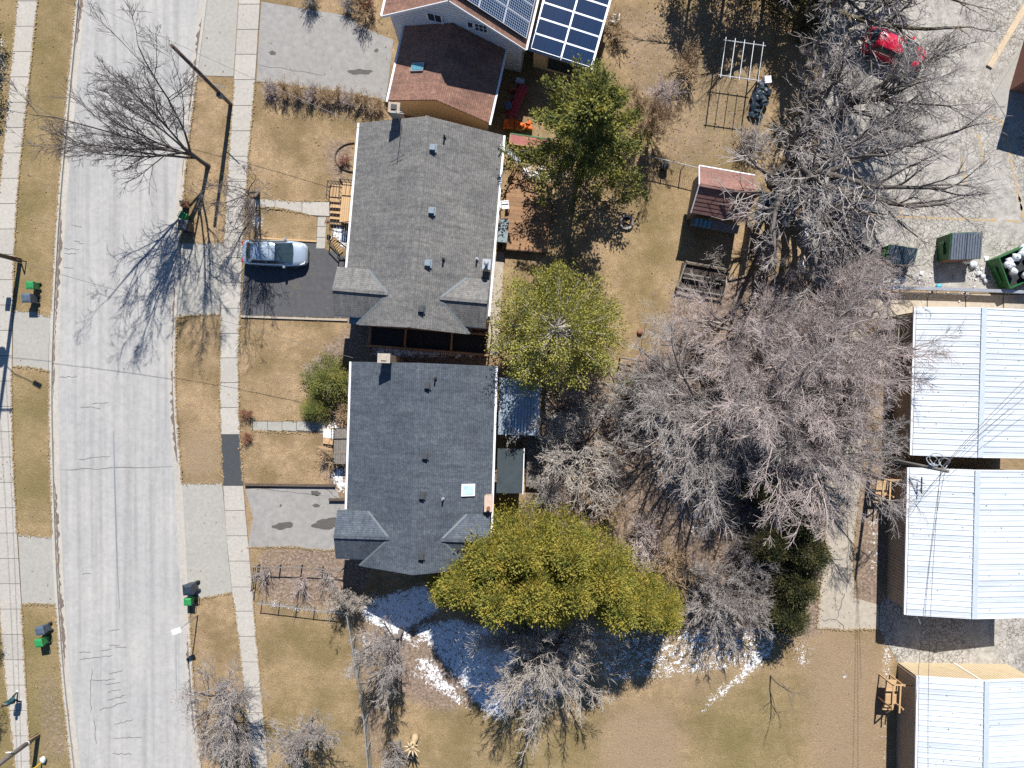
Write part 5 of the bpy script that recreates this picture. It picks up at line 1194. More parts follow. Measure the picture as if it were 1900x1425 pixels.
MB().box((0, 0, .35), (.45, .40, .7), taper=.9).build('sack', MATS['leaf_bag'], bg)
MB().box((.05, .02, .74), (.30, .26, .10), rz=.4).build('leaf_heap', MATS['soil'], bg)

# ------------------------------------------------------------------ poles and cables
def pole(label, px, py, h, rad=.15, m='timber_grey', arms=(), cat='pole', top=True):
    o = W(px, py); r = thing('utility_pole', label, cat, (o.x, o.y, 0))
    q = MB(); q.tube([(0, 0, -.2), (0, 0, h * .5), (0, 0, h)], [rad * 1.1, rad * .95, rad * .8], 12); q.build('post', MATS[m], r, True)
    for a, b2, w in arms:
        MB().bar(a, b2, w, w * 1.2).build('crossarm', MATS['timber_grey'], r)
        for f in (.08, .92):
            p = Vector(a).lerp(Vector(b2), f); MB().lathe([(.03, 0), (.07, .05), (.04, .10), (.065, .15), (.03, .20)], 8, (p.x, p.y, p.z + w * .6)).build('insulator', MATS['metal_grey'], r)
    return r, o
p1, o1 = pole('weathered leaning-looking utility pole over the verge by the wide driveways apron', 428, 193, 8.8, .14, 'timber_brown', [])
q = MB(); q.bar((.1, 0, 3.4), (1.15, -.45, 3.9), .05); q.tube([(.14, 0, 0), (.14, 0, 6.2)], .035, 6); q.build('conduit', MATS['metal_galv'], p1)
MB().box((0, -.2, 1.9), (.28, .2, .5)).build('meter_box', MATS['plastic_grey'], p1)
p2, o2 = pole('tall dark utility pole on the turf beside bins across the road', 37, 483, 11.5, .15, 'timber_brown', [((-.9, 0, 10.8), (.9, 0, 10.8), .10)])
for dx in (-.42,): MB().tube([(dx, -.1, 6.4), (dx, -.1, 7.4)], .27, 12).build('transformer', MATS['metal_grey'], p2, True)
MB().box((-.4, 0, 3.2), (.35, .3, .7)).build('meter_box', MATS['metal_grey'], p2)
q = MB(); q.tube([(0, 0, 7.6), (.7, -.1, 8.1), (1.5, -.35, 8.2), (2.1, -.7, 8.15)], .03, 6); la = q.build('lamp_arm', MATS['metal_galv'], p2)
MB().box((2.3, -.82, 8.12), (.62, .26, .14), rz=-.5).build('lamp_head', MATS['metal_grey'], p2)
q = MB(); q.bar((.05, -.05, .0), (.45, -.1, 0.9), .07); q.bar((.45, -.1, .9), (.45, -.1, 0), .07); q.build('guy_bracket', MATS['timber_brown'], p2)
p3, o3 = pole('brown utility pole with a white collar beside the far sidewalk', 71, 1364, 10.0, .15, 'timber_grey', [((-.8, 0, 9.5), (.8, 0, 9.5), .1)])
MB().tube([(0, 0, 1.15), (0, 0, 1.22)], .17, 12).build('collar', MATS['white'], p3)
MB().box((0, .28, 2.9), (.34, .30, .05), rx=1.2).build('notice_plate', MATS['white'], p3)
q = MB(); q.tube([(.12, .1, .0), (.1, .15, .6), (.05, .17, 1.2)], .03, 6); q.build('ground_wire', MATS['timber_pale'], p3)
p5, o5 = pole('mossy utility pole with coiled cables between the storage buildings', 1617, 846, 8.9, .12, 'pole_moss' if False else 'timber_grey', [])
for i, (dx, dy, rr) in enumerate(((.1, .55, .38), (.55, .35, .30), (-.25, .5, .28))):
    q = MB(); pts = [(dx + rr * math.cos(t * .52), dy + rr * math.sin(t * .52), 7.6 + .15 * math.sin(t) + .06 * i) for t in range(13)]; q.tube(pts, .028, 5); q.build('cable_coil', MATS['metal_galv'], p5)
MB().box((0, .15, 7.4), (.3, .25, .4)).build('cable_box', MATS['vent_blue'], p5)
# small lamp post with flat white head
o = W(367, 1142); lp = thing('lamp_post', 'slim grey lamp post with flat white head at the kerb', 'lamp', (o.x, o.y, 0))
MB().tube([(0, 0, -.1), (0, 0, 3.0)], [.05, .035], 8).build('post', MATS['metal_grey'], lp, True)
q = MB(); q.box((-.08, -.05, 3.05), (.62, .34, .08), rz=.35); lh = q.build('lamp_head', MATS['white'], lp)
MB().box((-.08, -.05, 3.0), (.4, .2, .03), rz=.35).build('lens', MATS['lamp_clear'], lp)
def cable(label, a, b2, sag, rad=.014, m='metal_black', n=14):
    a = Vector(a); b2 = Vector(b2); pts = []
    for i in range(n + 1):
        t = i / n; p = a.lerp(b2, t); p.z -= sag * 4 * t * (1 - t); pts.append(p)
    c = a.copy(); q = MB(); q.tube([p - Vector((c.x, c.y, 0)) for p in pts], rad, 5)
    oo = q.build('overhead_cable', MATS[m], None, False, (c.x, c.y, 0)); return tag(oo, label, 'cable')
def top(o, z): return Vector((o.x, o.y, z))
cable('thin overhead cable from the tall pole across the road to the blue-grey roof', top(o2, 7.0), W(655, 664, 4.0), .5)
cable('thin overhead cable crossing the road to the warm grey roof', W(-40, -90, 7.5), W(668, 232, 3.9), .5)
cable('overhead cable strung between the two poles across the road', top(o2, 10.95), top(o3, 9.65), .9)
cable('second overhead cable strung between the poles across the road', top(o2, 7.8), top(o3, 8.0), .8)
TP = W(1757, 876, 8.9)
for lab, e, s in (('cable from the mossy pole towards the roof under pinkish branches', W(1990, 640, 7.5), .3), ('second cable from the mossy pole over the roof under pinkish branches', W(2010, 655, 7.0), .3), ('third cable from the mossy pole rising past the ridge', W(2010, 600, 8.6), .25),
               ('cable dropping from the mossy pole to the gutter beside the pale landing', W(1692, 952, 3.1), .15), ('cable running from the mossy pole along the roofs beside the lane', W(1716, 1150, 6.4), .3), ('thin parallel cable from the mossy pole along the roofs beside the lane', W(1722, 1430, 7.0), .4), ('long cable from the mossy pole down the back lane', W(1690, 1500, 6.2), .5)):
    cable(lab, top(o5, 8.7 - R.random() * .8), e, s, .013)

# ------------------------------------------------------------------ parking lot corner: dumpsters, rail, litter
def dumpster(label, px, py, deg, w, d, h, bm, lm, lids, frontm=None):
    o = W(px, py); r = thing('dumpster', label, 'dumpster', (o.x, o.y, .02), math.radians(deg))
    q = MB(); hb, hf = h, h * .82     # back higher than front (front is -y)
    q.add([(-w / 2, -d / 2 * .86, 0), (w / 2, -d / 2 * .86, 0), (w / 2, d / 2, 0), (-w / 2, d / 2, 0), (-w / 2, -d / 2, hf), (w / 2, -d / 2, hf), (w / 2, d / 2, hb), (-w / 2, d / 2, hb)], [(3, 2, 1, 0), (0, 1, 5, 4), (1, 2, 6, 5), (2, 3, 7, 6), (3, 0, 4, 7)])
    q.box((0, d * .25, h * .45), (w * .96, .03, h * .8)) if False else None
    q.build('body', MATS[bm], r)
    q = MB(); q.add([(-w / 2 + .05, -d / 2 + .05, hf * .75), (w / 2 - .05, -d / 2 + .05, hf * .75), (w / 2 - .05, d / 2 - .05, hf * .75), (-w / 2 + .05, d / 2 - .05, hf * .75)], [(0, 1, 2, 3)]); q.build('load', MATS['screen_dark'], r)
    q = MB()
    for a, c in (((-w / 2, -d / 2, hf), (w / 2, -d / 2, hf)), ((-w / 2, d / 2, hb), (w / 2, d / 2, hb)), ((-w / 2, -d / 2, hf), (-w / 2, d / 2, hb)), ((w / 2, -d / 2, hf), (w / 2, d / 2, hb))): q.bar(a, c, .08, .08)
    q.build('rim', MATS[bm], r)
    for s in (-1, 1): MB().box((s * (w / 2 + .06), 0, h * .5), (.12, d * .5, .2)).build('lift_pocket', MATS[bm], r)
    if frontm: MB().box((0, -d / 2 * .95, hf * .45), (w * .98, .05, hf * .6), rx=-.08).build('front_panel', MATS[frontm], r)
    n = lids; lw = w / 2
    for i in range(n):
        x0 = -w / 2 + lw * i; q = MB(); s0 = .03
        q.sheet([(x0 + .02, -d / 2 - .05, hf + .08), (x0 + lw - .02, -d / 2 - .05, hf + .08), (x0 + lw - .02, d / 2, hb + .1), (x0 + .02, d / 2, hb + .1)], .05)
        for k in range(6):
            x = x0 + .08 + (lw - .16) * k / 5; q.bar((x, -d / 2, hf + .10), (x, d / 2 - .05, hb + .12), .07, .05)
        q.build('lid', MATS[lm], r)
    for sx in (-1, 1):
        for sy in (-1, 1): MB().tube([(sx * w * .42, sy * d * .36 - .03, .06), (sx * w * .42, sy * d * .36 + .03, .06)], .07, 8).build('caster', MATS['tyre'], r)
    return r
dumpster('low green dumpster with navy plastic lids at the edge of the brush', 1659, 478, -9, 1.95, 1.15, 1.0, 'steel_green', 'lid_navy', 2)
dumpster('tall green dumpster with grey ribbed lids and rusty front', 1766, 464, 2, 2.15, 1.75, 1.65, 'steel_green', 'lid_grey', 2, 'steel_rust')
d3x = dumpster('green dumpster overfilled with white bags, one lid thrown open', 1872, 498, 24, 2.6, 2.3, 1.35, 'steel_green', 'lid_navy', 0)
q = MB(); q.sheet([(.1, -1.35, 1.2), (1.3, -1.35, 1.2), (1.3, .1, 1.48), (.1, .1, 1.48)], .05)
for k in range(6): q.bar((.2 + k * .2, -1.3, 1.23), (.2 + k * .2, .05, 1.5), .07, .05)
q.build('lid', MATS['lid_grey'], d3x)
def blob(q, c, r, n=7, m=5, jag=.25):
    ph = [R.uniform(0, 6) for _ in range(4)]; vs = []; fs = []
    for i in range(m + 1):
        t = math.pi * i / m
        for k in range(n):
            a = 2 * math.pi * k / n; rr = 1 + jag * math.sin(3 * a + ph[0]) * math.sin(2 * t + ph[1]) + R.uniform(-jag, jag) * .5
            vs.append((c[0] + r[0] * rr * math.sin(t) * math.cos(a), c[1] + r[1] * rr * math.sin(t) * math.sin(a), c[2] + r[2] * rr * math.cos(t)))
    for i in range(m):
        for k in range(n): a = i * n + k; b2 = i * n + (k + 1) % n; fs.append((a, b2, b2 + n, a + n))
    q.add(vs, fs); return q
oo = W(1872, 498); rm = Matrix.Rotation(math.radians(24), 3, 'Z')
for i in range(9):
    v = rm @ Vector((R.uniform(-1.05, .9), R.uniform(.15, 1.0) if i < 7 else R.uniform(-1, 0), R.uniform(1.15, 1.5))); v += Vector((oo.x, oo.y, 0))
    if v.x > 36.4: continue
    q = blob(MB(), (0, 0, 0), (.32, .28, .22)); b_ = q.build('rubbish_bag', MATS['bag_white'], None, True, v, R.uniform(0, 6))
    tag(b_, 'white rubbish bag heaped in the overfilled green dumpster', 'bag', 'white bags in the open dumpster')
# loose litter on the ground
LIT = [(1790, 483, .55, 'bag_white', 'torn white plastic bag beside the tall rusty dumpster', 'rubbish_bag'), (1803, 492, .45, 'bag_white', 'crumpled white plastic bag under the torn bag beside the dumpster', 'rubbish_bag'), (1829, 480, .32, 'white', 'white paper square lying between two dumpsters', 'paper_scrap'),
       (1815, 508, .30, 'bag_white', 'small white bag in the litter heap on rusty soil', 'rubbish_bag'), (1822, 514, .34, 'bag_white', 'white bag at the heart of the litter heap', 'rubbish_bag'), (1827, 521, .30, 'bag_white', 'white bag at the rail end of the litter heap', 'rubbish_bag'), (1820, 500, .2, 'bag_white', 'tiny white bag at the lot end of the litter heap', 'rubbish_bag'),
       (1709, 507, .30, 'white', 'white scrap lying below the low dumpster', 'paper_scrap'), (1704, 519, .22, 'white', 'pinkish-white scrap close to the rail fence', 'paper_scrap'), (1740, 532, .34, 'blue_bag', 'bright blue plastic bag caught on the rail fence', 'rubbish_bag'), (1672, 519, .5, 'blue_cloth', 'faded blue cloth lying under the low dumpster', 'cloth'), (1664, 522, .4, 'white', 'white plank-like scrap beside the blue cloth', 'paper_scrap'),
       (1779, 559, .16, 'white', 'white cup on the brown slab walk', 'paper_scrap'), (1704, 545, .14, 'white', 'white scrap on the slab walk behind the rail', 'paper_scrap')]
for x, y, s, m, lab, nm in LIT:
    o = W(x, y); q = MB()
    if nm == 'rubbish_bag': blob(q, (0, 0, s * .35), (s * .7, s * .6, s * .4))
    else:
        z = .04; q.add([(-s * .5, -s * .4, z), (s * .5, -s * .35, z + .03), (s * .45, s * .4, z), (-s * .4, s * .45, z + .05), (0, 0, z + .09)], [(0, 1, 4), (1, 2, 4), (2, 3, 4), (3, 0, 4)])
    tag(q.build(nm, MATS[m], None, nm == 'rubbish_bag', (o.x, o.y, .02), R.uniform(0, 6)), lab, 'litter')
q = MB()
for i in range(150):
    t = R.random(); x, y = (R.uniform(1665, 1800), 547 + R.gauss(0, 4)) if t < .5 else ((R.uniform(1790, 1850), R.uniform(495, 535)) if t < .75 else (R.uniform(1660, 1730), R.uniform(505, 537)))
    o = W(x, y); s = R.uniform(.02, .07); q.box((o.x, o.y, .06 + s * .3), (s * R.uniform(1, 3), s, s * .6), rz=R.uniform(0, 3))
tag(q.build('small_litter', MATS['bag_white']), 'scattered small white litter and leaves along the rail fence', 'litter', kind='stuff')
def rail_fence(name, label, pts, h, m, rails, npost, rad=.04, group=None, wires=0, mw=None, cat='fence'):
    o = W(*pts[0]); r = thing(name, label, cat, (o.x, o.y, 0), 0, group)
    P = [W(*p) - Vector((o.x, o.y, 0)) for p in pts]
    for a, b2 in zip(P[:-1], P[1:]):
        for z in rails: MB().tube([(a.x, a.y, z * h), (b2.x, b2.y, z * h)], rad, 6).build('rail', MATS[m], r)
        if wires:
            q = MB(); L = (b2 - a).length; t = (b2 - a) / L; n = int(L / .16)
            for i in range(n):      # woven wire
                for dz in (0, 1):
                    c = a + t * (i * .16); e = c + t * .32
                    q.tube([(c.x, c.y, .08 if dz else h * .97), (e.x, e.y, h * .97 if dz else .08)], .006, 3, False)
            tag(q.build('wire_mesh', MATS[mw or m], r), kind='stuff')
    tot = [(P[i + 1] - P[i]).length for i in range(len(P) - 1)]; T = sum(tot)
    for k in range(npost):
        s = T * k / (npost - 1); i = 0
        while i < len(tot) - 1 and s > tot[i]: s -= tot[i]; i += 1
        p = P[i] + (P[i + 1] - P[i]) * (s / tot[i]); MB().tube([(p.x, p.y, -.2), (p.x, p.y, h + .04)], rad * 1.25, 8).build('post', MATS[m], r)
    return r
g = thing('guard_rail', 'grey steel guard rail between the dumpsters and slab walk', 'rail', W(1600, 537), 0)
o = W(1600, 537)
for (x0, y0), (x1, y1) in (((1600, 535), (1760, 539)), ((1760, 539), (2000, 548))):
    a = W(x0, y0) - o; b2 = W(x1, y1) - o; MB().bar((a.x, a.y, .55), (b2.x, b2.y, .55), .22, .30).build('rail', MATS['metal_galv'], g)
for x in range(1610, 2000, 60):
    a = W(x, 535 + (x - 1600) * .032) - o; MB().box((a.x, a.y, .3), (.12, .12, .7)).build('post', MATS['timber_grey'], g)

# ------------------------------------------------------------------ fences in the gardens
rail_fence('wire_fence', 'galvanised wire fence around the brushy front strip', [(487, 1112), (560, 1121), (650, 1131)], 1.0, 'metal_galv', (.98,), 6, .03, None, 1)
rail_fence('wire_fence', 'tall wire fence running down the turf past the fan-shaped tree', [(652, 1131), (672, 1250), (684, 1330), (692, 1425), (700, 1520)], 1.5, 'metal_grey', (.98,), 9, .035, None, 1)
rail_fence('pipe_fence', 'low dark pipe fence at the sidewalk end of the brushy strip', [(474, 1090), (479, 1048)], .9, 'metal_black', (.95, .5), 2, .03)
rail_fence('wire_fence', 'old wire fence with wooden top rail beside leaf litter', [(482, 1046), (560, 1047), (640, 1052)], 1.0, 'timber_grey', (.95,), 5, .04)
rail_fence('wire_fence', 'green wire fence between spruce lawn and shed', [(1195, 300), (1240, 310), (1297, 324)], 1.3, 'metal_grey', (.97,), 4, .03, None, 1)
rail_fence('wire_fence', 'wire fence along the side of the shed yard and brush', [(1438, 330), (1432, 420), (1424, 520), (1414, 640), (1405, 760)], 1.5, 'metal_grey', (.97,), 8, .03, None, 1)
rail_fence('board_fence', 'low timber fence across the back lawn below the pine', [(1150, 664), (1195, 672), (1232, 676)], .9, 'timber_grey', (.92, .5), 4, .05)
rail_fence('timber_barrier', 'leaning pale pole fence by the lane and the weathered landing', [(1618, 580), (1660, 660)], .9, 'timber_grey', (.9,), 3, .05)

# ------------------------------------------------------------------ front steps of the warm grey roofed house
def boards(root, x0, x1, y0, y1, z, w, along, m, gap=.012, name='plank'):
    n = max(1, int(round(((x1 - x0) if along == 'y' else (y1 - y0)) / w)))
    for i in range(n):
        q = MB()
        if along == 'y':
            a = x0 + (x1 - x0) * i / n; b2 = x0 + (x1 - x0) * (i + 1) / n; q.box(((a + b2) / 2, (y0 + y1) / 2, z - .02), (b2 - a - gap, y1 - y0, .04))
        else:
            a = y0 + (y1 - y0) * i / n; b2 = y0 + (y1 - y0) * (i + 1) / n; q.box(((x0 + x1) / 2, (a + b2) / 2, z - .02), (x1 - x0, b2 - a - gap, .04))
        q.build(name, MATS[m], root)
def railing(root, pts, h, m='metal_black', n=4):
    q = MB()
    for a, b2 in zip(pts[:-1], pts[1:]):
        a = Vector(a); b2 = Vector(b2); up = Vector((0, 0, h)); q.bar(a + up, b2 + up, .05); q.bar(a + up * .15, b2 + up * .15, .035)
        for i in range(n + 1):
            p = a.lerp(b2, i / n); q.bar(p, p + up, .03)
    q.build('railing', MATS[m], root)
o = W(612, 420); rz = -math.radians(4.9); s1 = thing('front_steps', 'pale timber landing and steps with black railings, warm grey roofed house', 'steps', (o.x, o.y, 0), rz)
boards(s1, .95, 2.1, .1, 2.9, 1.15, .14, 'y', 'timber_pale')
boards(s1, .05, .95, 1.55, 2.75, .95, .14, 'y', 'timber_pale')
for i in range(4): boards(s1, .05, .95, .10 + i * .36, .46 + i * .36, .2 + i * .2, .22, 'y', 'timber_pale', name='tread')
for p_ in ((.1, 1.6), (.9, 1.6), (.1, 2.7), (2.0, 2.8), (1.0, .15), (2.0, .15)): MB().box((p_[0], p_[1], .55), (.09, .09, 1.1)).build('post', MATS['timber'], s1)
railing(s1, [(.08, 1.55, .95), (.08, 2.75, .95), (.95, 2.75, .95), (.95, 2.88, 1.15), (2.05, 2.88, 1.15)], .9)
railing(s1, [(.95, 1.55, .95), (.95, 2.7, .95)], .9); railing(s1, [(.08, .1, .2), (.9, .08, .3), (2.05, .08, 1.15)], .85)
MB().box((.0, .12, .9), (.22, .18, .2)).build('flower_pot', MATS['brick_red'], s1)
o = W(612, 460); s2 = thing('stair_railing', 'black metal railing with snowy slats leaning by the front wall', 'railing', (o.x, o.y, 0), rz)
q = MB(); a = [(0, .8, .1), (0, .2, .1), (.75, -.45, .1), (.75, -.75, .1), (1.15, -.75, .1)]
for u, v in zip(a[:-1], a[1:]): q.bar(u, v, .07); q.bar((u[0], u[1], .6), (v[0], v[1], .6), .06)
for u in a: q.bar((u[0], u[1], 0), (u[0], u[1], .62), .06)
q.build('frame', MATS['metal_black'], s2)
for i in range(8):
    t = i / 7; MB().bar((t * .72, .55 - t * .9, .12), (t * .72 + .25, .75 - t * .85, .14), .06).build('slat', MATS['timber_pale'], s2)
# bed edging of the warm grey roofed house
q = MB(); pts = []
for k in range(12):
    t = math.pi * (.5 + k / 11); p = W(658 + 36 * math.cos(t), 292 + 27 * math.sin(t)); pts.append((p.x, p.y, .06))
q.tube(pts, .05, 6); tag(q.build('bed_edging', MATS['timber_brown']), 'curved dark edging of the round front flower bed', 'edging')
for x, y in ((635, 300),): 
    o = W(x, y); tag(blob(MB(), (0, 0, .08), (.15, .13, .1)).build('stone', MATS['white'], None, True, (o.x, o.y, 0)), 'white stone in the round front flower bed', 'stone')

# ------------------------------------------------------------------ front steps of the blue-grey roofed house
o = W(600, 815); s3 = thing('front_steps', 'snowy grey timber steps and landing of the blue-grey roofed house', 'steps', (o.x, o.y, 0), -math.radians(1.8))
boards(s3, 1.0, 2.0, -1.6, .9, 1.0, .16, 'y', 'timber_grey')
for i in range(4): MB().box((.15 + i * .24, .25, .13 + i * .22), (.25, 1.1, .05)).build('tread', MATS['timber_pale'], s3); 
for i in range(4): MB().box((.15 + i * .24, .45, .17 + i * .22), (.20, .6, .04)).build('snow_cover', MATS['snow'], s3)
MB().bar((-.05, -.45, .95), (1.1, -.55, 1.75), .12, .08).build('handrail', MATS['timber_pale'], s3)
railing(s3, [(1.0, .9, 1.0), (1.0, .1, 1.0)], .8); MB().bar((1.0, .9, 1.8), (2.0, .95, 1.8), .05).build('handrail', MATS['metal_black'], s3)
for p_ in ((1.05, .8), (1.05, -1.5), (1.9, .8), (1.9, -1.5)): MB().box((p_[0], p_[1], .5), (.1, .1, 1.0)).build('post', MATS['timber_grey'], s3)
o = W(622, 926); tag(MB().box((0, 0, .15), (1.2, .16, .3)).build('planter_edge', MATS['timber_brown'], None, False, (o.x + .2, o.y, 0)), 'dark timber planter edge at the driveway corner by the gutter', 'edging')
# ------------------------------------------------------------------ side enclosure of the warm grey roofed house
o = W(690, 640); e = thing('side_enclosure', 'dark timber-framed side enclosure in the gap between both houses', 'enclosure', (o.x, o.y, 0), -math.radians(4.5))
for x in (.0, 2.5, 5.75, 8.2): MB().box((x, .6, 1.05), (.14, 1.5, .14)).build('crossbeam', MATS['timber'], e)
for y, z in ((-.12, 1.2), (1.3, 1.2)): MB().box((4.1, y, z), (8.5, .14, .16)).build('beam', MATS['timber'], e)
for a, c in ((.1, 2.42), (2.58, 5.67), (5.83, 8.12)):
    MB().box(((a + c) / 2, .6, .75), (c - a, 1.25, .05)).build('screen_panel', MATS['screen_dark'], e)
    boards(e, a, c, -.20, -.16, .9, .16, 'y', 'timber_brown', name='slat')
for x in (0, 2.5, 5.75, 8.2):
    for y in (-.12, 1.3): MB().box((x, y, .6), (.12, .12, 1.2)).build('post', MATS['timber'], e)
# ------------------------------------------------------------------ rear deck
o = W(934, 464); dk = thing('deck', 'orange-brown timber deck behind the warm grey roofed house', 'deck', (o.x, o.y, 0), -math.radians(4.9))
boards(dk, -.1, 3.1, 0, 4.9, .55, .30, 'x', 'timber_deck'); boards(dk, -.1, .9, 4.95, 5.9, .55, .28, 'x', 'timber_deck')
for x in (0, 1.5, 3.0): MB().box((x, .1, .25), (.12, .12, .5)).build('post', MATS['timber_brown'], dk)
MB().box((1.5, -.03, .42), (3.3, .05, .22)).build('skirt', MATS['timber_brown'], dk)
railing(dk, [(.55, 5.9, .55), (1.3, 5.0, .55), (2.4, 4.9, .55)], .85, 'timber_brown', 6)
def chair(label, px, py, z, deg, m):
    o = W(px, py, z); r = thing('garden_chair', label, 'chair', (o.x, o.y, z), math.radians(deg))
    MB().box((0, 0, .42), (.48, .48, .05)).build('seat', MATS[m], r); 
    q = MB()
    for i in range(5): q.bar((-.2 + i * .1, -.24, .44), (-.2 + i * .1, -.36, .90), .07, .03)
    q.bar((-.25, -.36, .9), (.25, -.36, .9), .07); q.build('backrest', MATS[m], r)
    for s in (-1, 1):
        MB().bar((s * .26, -.26, .64), (s * .26, .24, .64), .07, .04).build('armrest', MATS[m], r)
        for y in (-.22, .22): MB().bar((s * .22, y, .42), (s * .25, y * 1.15, 0), .05).build('leg', MATS[m], r)
    return r
chair('white plastic chair on the lawn edge beside the solar-roofed addition', 1136, 42, 0, 80, 'white')
chair('white-framed chair on the deck against the house wall', 938, 384, .55, -85, 'metal_white')
o = W(934, 432, .55); tb = thing('storage_tub', 'grey-green plastic tub on the deck beside the gutter', 'tub', (o.x, o.y, .55), -.1)
MB().box((0, 0, .3), (.6, 1.5, .6), taper=1.06).build('body', MATS['plastic_grey'], tb); MB().box((0, 0, .63), (.68, 1.58, .07)).build('lid', mat('tub_lid', (.22, .27, .28), (.16, .2, .21), 4, .5), tb)
o = W(932, 462, .0); 
# ladder against the roof corner
o = W(955, 290); ld = thing('ladder', 'aluminium ladder leaning on the gutter corner of the warm grey roof', 'ladder', (o.x, o.y, 0))
A = W(968, 302, .1) - Vector((o.x, o.y, 0)); B = W(926, 268, 4.3) - Vector((o.x, o.y, 0)); sd = (B - A).cross(Vector((0, 0, 1))).normalized() * .22
for s in (-1, 1): MB().bar(A + sd * s, B + sd * s, .06).build('side_rail', MATS['metal_galv'], ld)
for i in range(1, 13):
    p_ = A.lerp(B, i / 13); MB().bar(p_ - sd, p_ + sd, .045).build('rung', MATS['metal_galv'], ld)
# clutter between the back house and the spruce
o = W(960, 195); sl_ = thing('slide', 'red plastic slide lying in the cluttered side yard', 'slide', (o.x, o.y, 0), math.radians(62))
MB().sheet([(-1.1, -.28, .25), (1.1, -.24, 1.0), (1.1, .24, 1.0), (-1.1, .28, .25)], .08).build('chute', MATS['red_plastic'], sl_)
for s in (-1, 1): MB().bar((-1.1, s * .28, .36), (1.1, s * .24, 1.1), .07, .16).build('side_wall', MATS['red_plastic'], sl_)
MB().box((.9, 0, .5), (.1, .45, 1.0)).build('support', MATS['red_plastic'], sl_)
for x, y, s, lab in ((945, 233, .6, 'tall folded orange tarpaulin at the end of the red slide'), (962, 236, .55, 'crumpled orange tarpaulin between two others in the heap'), (980, 236, .5, 'orange and white tarpaulin closest to the spruce')):
    o = W(x, y); tag(blob(MB(), (0, 0, s * .55), (s * .62, s * .72, s * .6), 11, 8, .4).build('tarpaulin', MATS['orange_cloth'], None, False, (o.x, o.y, 0), x), lab, 'tarpaulin')
o = W(943, 203); tag(MB().box((0, 0, .35), (.45, .5, .7), taper=.85).box((0, 0, .75), (.5, .55, .06)).build('cooler_box', MATS['plastic_grey'], None, False, (o.x, o.y, 0), .2), 'blue-grey plastic box beside the red slide', 'box')
o = W(956, 191); tag(MB().lathe([(.18, .05), (.30, .08), (.33, .16), (.28, .24), (.17, .22)], 14).build('old_tyre', MATS['tyre'], None, True, (o.x, o.y, .05)), 'black tyre leaning beside the red slide', 'tyre')
o = W(965, 158); tag(MB().box((0, 0, .4), (.6, .35, .8)).build('crate', MATS['metal_galv'], None, False, (o.x, o.y, 0), -.2), 'pale slatted crate in the dark side yard', 'crate')
o = W(952, 168); tag(MB().box((0, 0, .3), (.5, .4, .6)).build('crate', MATS['steel_rust'], None, False, (o.x, o.y, 0), .3), 'rusty metal crate behind the pale crate', 'crate')
o = W(983, 270); pb = thing('planter_box', 'long raised timber box with red boards below the orange tarpaulins', 'planter', (o.x, o.y, 0), -math.radians(8))
MB().box((0, -.35, .45), (2.9, .08, .9)).build('side_board', MATS['timber'], pb); MB().box((0, .35, .45), (2.9, .08, .9)).build('side_board', MATS['steel_green'], pb)
MB().box((0, 0, .85), (2.8, .6, .06)).build('top_board', mat('red_board', (.36, .13, .11), (.28, .09, .08), 5, .8), pb)
for s in (-1, 1): MB().box((s * 1.43, 0, .45), (.08, .7, .9)).build('end_board', MATS['timber'], pb)
# metal frame, fire ring and other garden things
o = W(1318, 168); fr = thing('metal_frame', 'pale metal pergola frame standing on the shaded back lawn', 'frame', (o.x, o.y, 0), -math.radians(8))
for x in (0, 2.55):
    for y in (0, 2.4): MB().tube([(x, y, 0), (x, y, 2.5)], .045, 8).build('post', MATS['timber_brown'], fr)
for y in (0, 2.4): MB().tube([(-.15, y, 2.5), (2.75, y, 2.5)], .035, 8).build('rail', MATS['metal_galv'], fr)
for i in range(5): MB().tube([(i * .64, -.15, 2.54), (i * .64, 2.6, 2.54)], .028, 6).build('bar', MATS['metal_galv'], fr)
o = W(1162, 413); fi = thing('fire_ring', 'round fire pit ring with charred sticks on the back lawn', 'fire pit', (o.x, o.y, 0))
for k in range(12):
    a = k * math.pi / 6; MB().box((.44 * math.cos(a), .44 * math.sin(a), .1), (.16, .21, .22), rz=a).build('stone', MATS['stone'], fi)
MB().lathe([(.05, .02), (.36, .03), (.36, .05), (.05, .06)], 14).build('ash_bed', MATS['soil'], fi)
for k in range(4): MB().bar((-.25, -.1 + k * .07, .10 + k * .02), (.25, .15 - k * .1, .14), .05).build('stick', MATS['timber'], fi)
for i, (x, y, s, lab) in enumerate(((1412, 172, .75, 'dark blue tarpaulin heap just below the white box'), (1405, 192, .8, 'crumpled dark tarpaulin heap between two other heaps'), (1402, 213, .6, 'bluish tarpaulin heap at the shed end of the pile'))):
    o = W(x, y); tag(blob(MB(), (0, 0, s * .35), (s * .7, s * .75, s * .45), 12, 8, .4).build('tarpaulin', MATS['tarp_dark'], None, False, (o.x, o.y, 0), i), lab, 'tarpaulin')
o = W(1419, 154); tag(MB().box((0, 0, .3), (.45, .45, .6)).box((0, 0, .62), (.5, .5, .05)).build('white_box', MATS['white'], None, False, (o.x, o.y, 0), .1), 'white box above the dark tarpaulin heaps', 'box')
o = W(1430, 388); tag(MB().box((0, 0, .4), (.35, .5, .5), taper=.8).box((.1, 0, .75), (.3, .4, .25), rz=.4).build('fuel_can', MATS['pink_plastic'], None, False, (o.x, o.y, .5), .2), 'pinkish red plastic can behind the shed', 'can')
o = W(1231, 311); tag(MB().lathe([(.2, 0), (.26, .05), (.3, .5), (.32, .52), (.3, .54), (.05, .55)], 12).build('garden_tub', MATS['metal_black'], None, True, (o.x, o.y, 0)), 'round dark tub beside the green wire fence', 'tub')
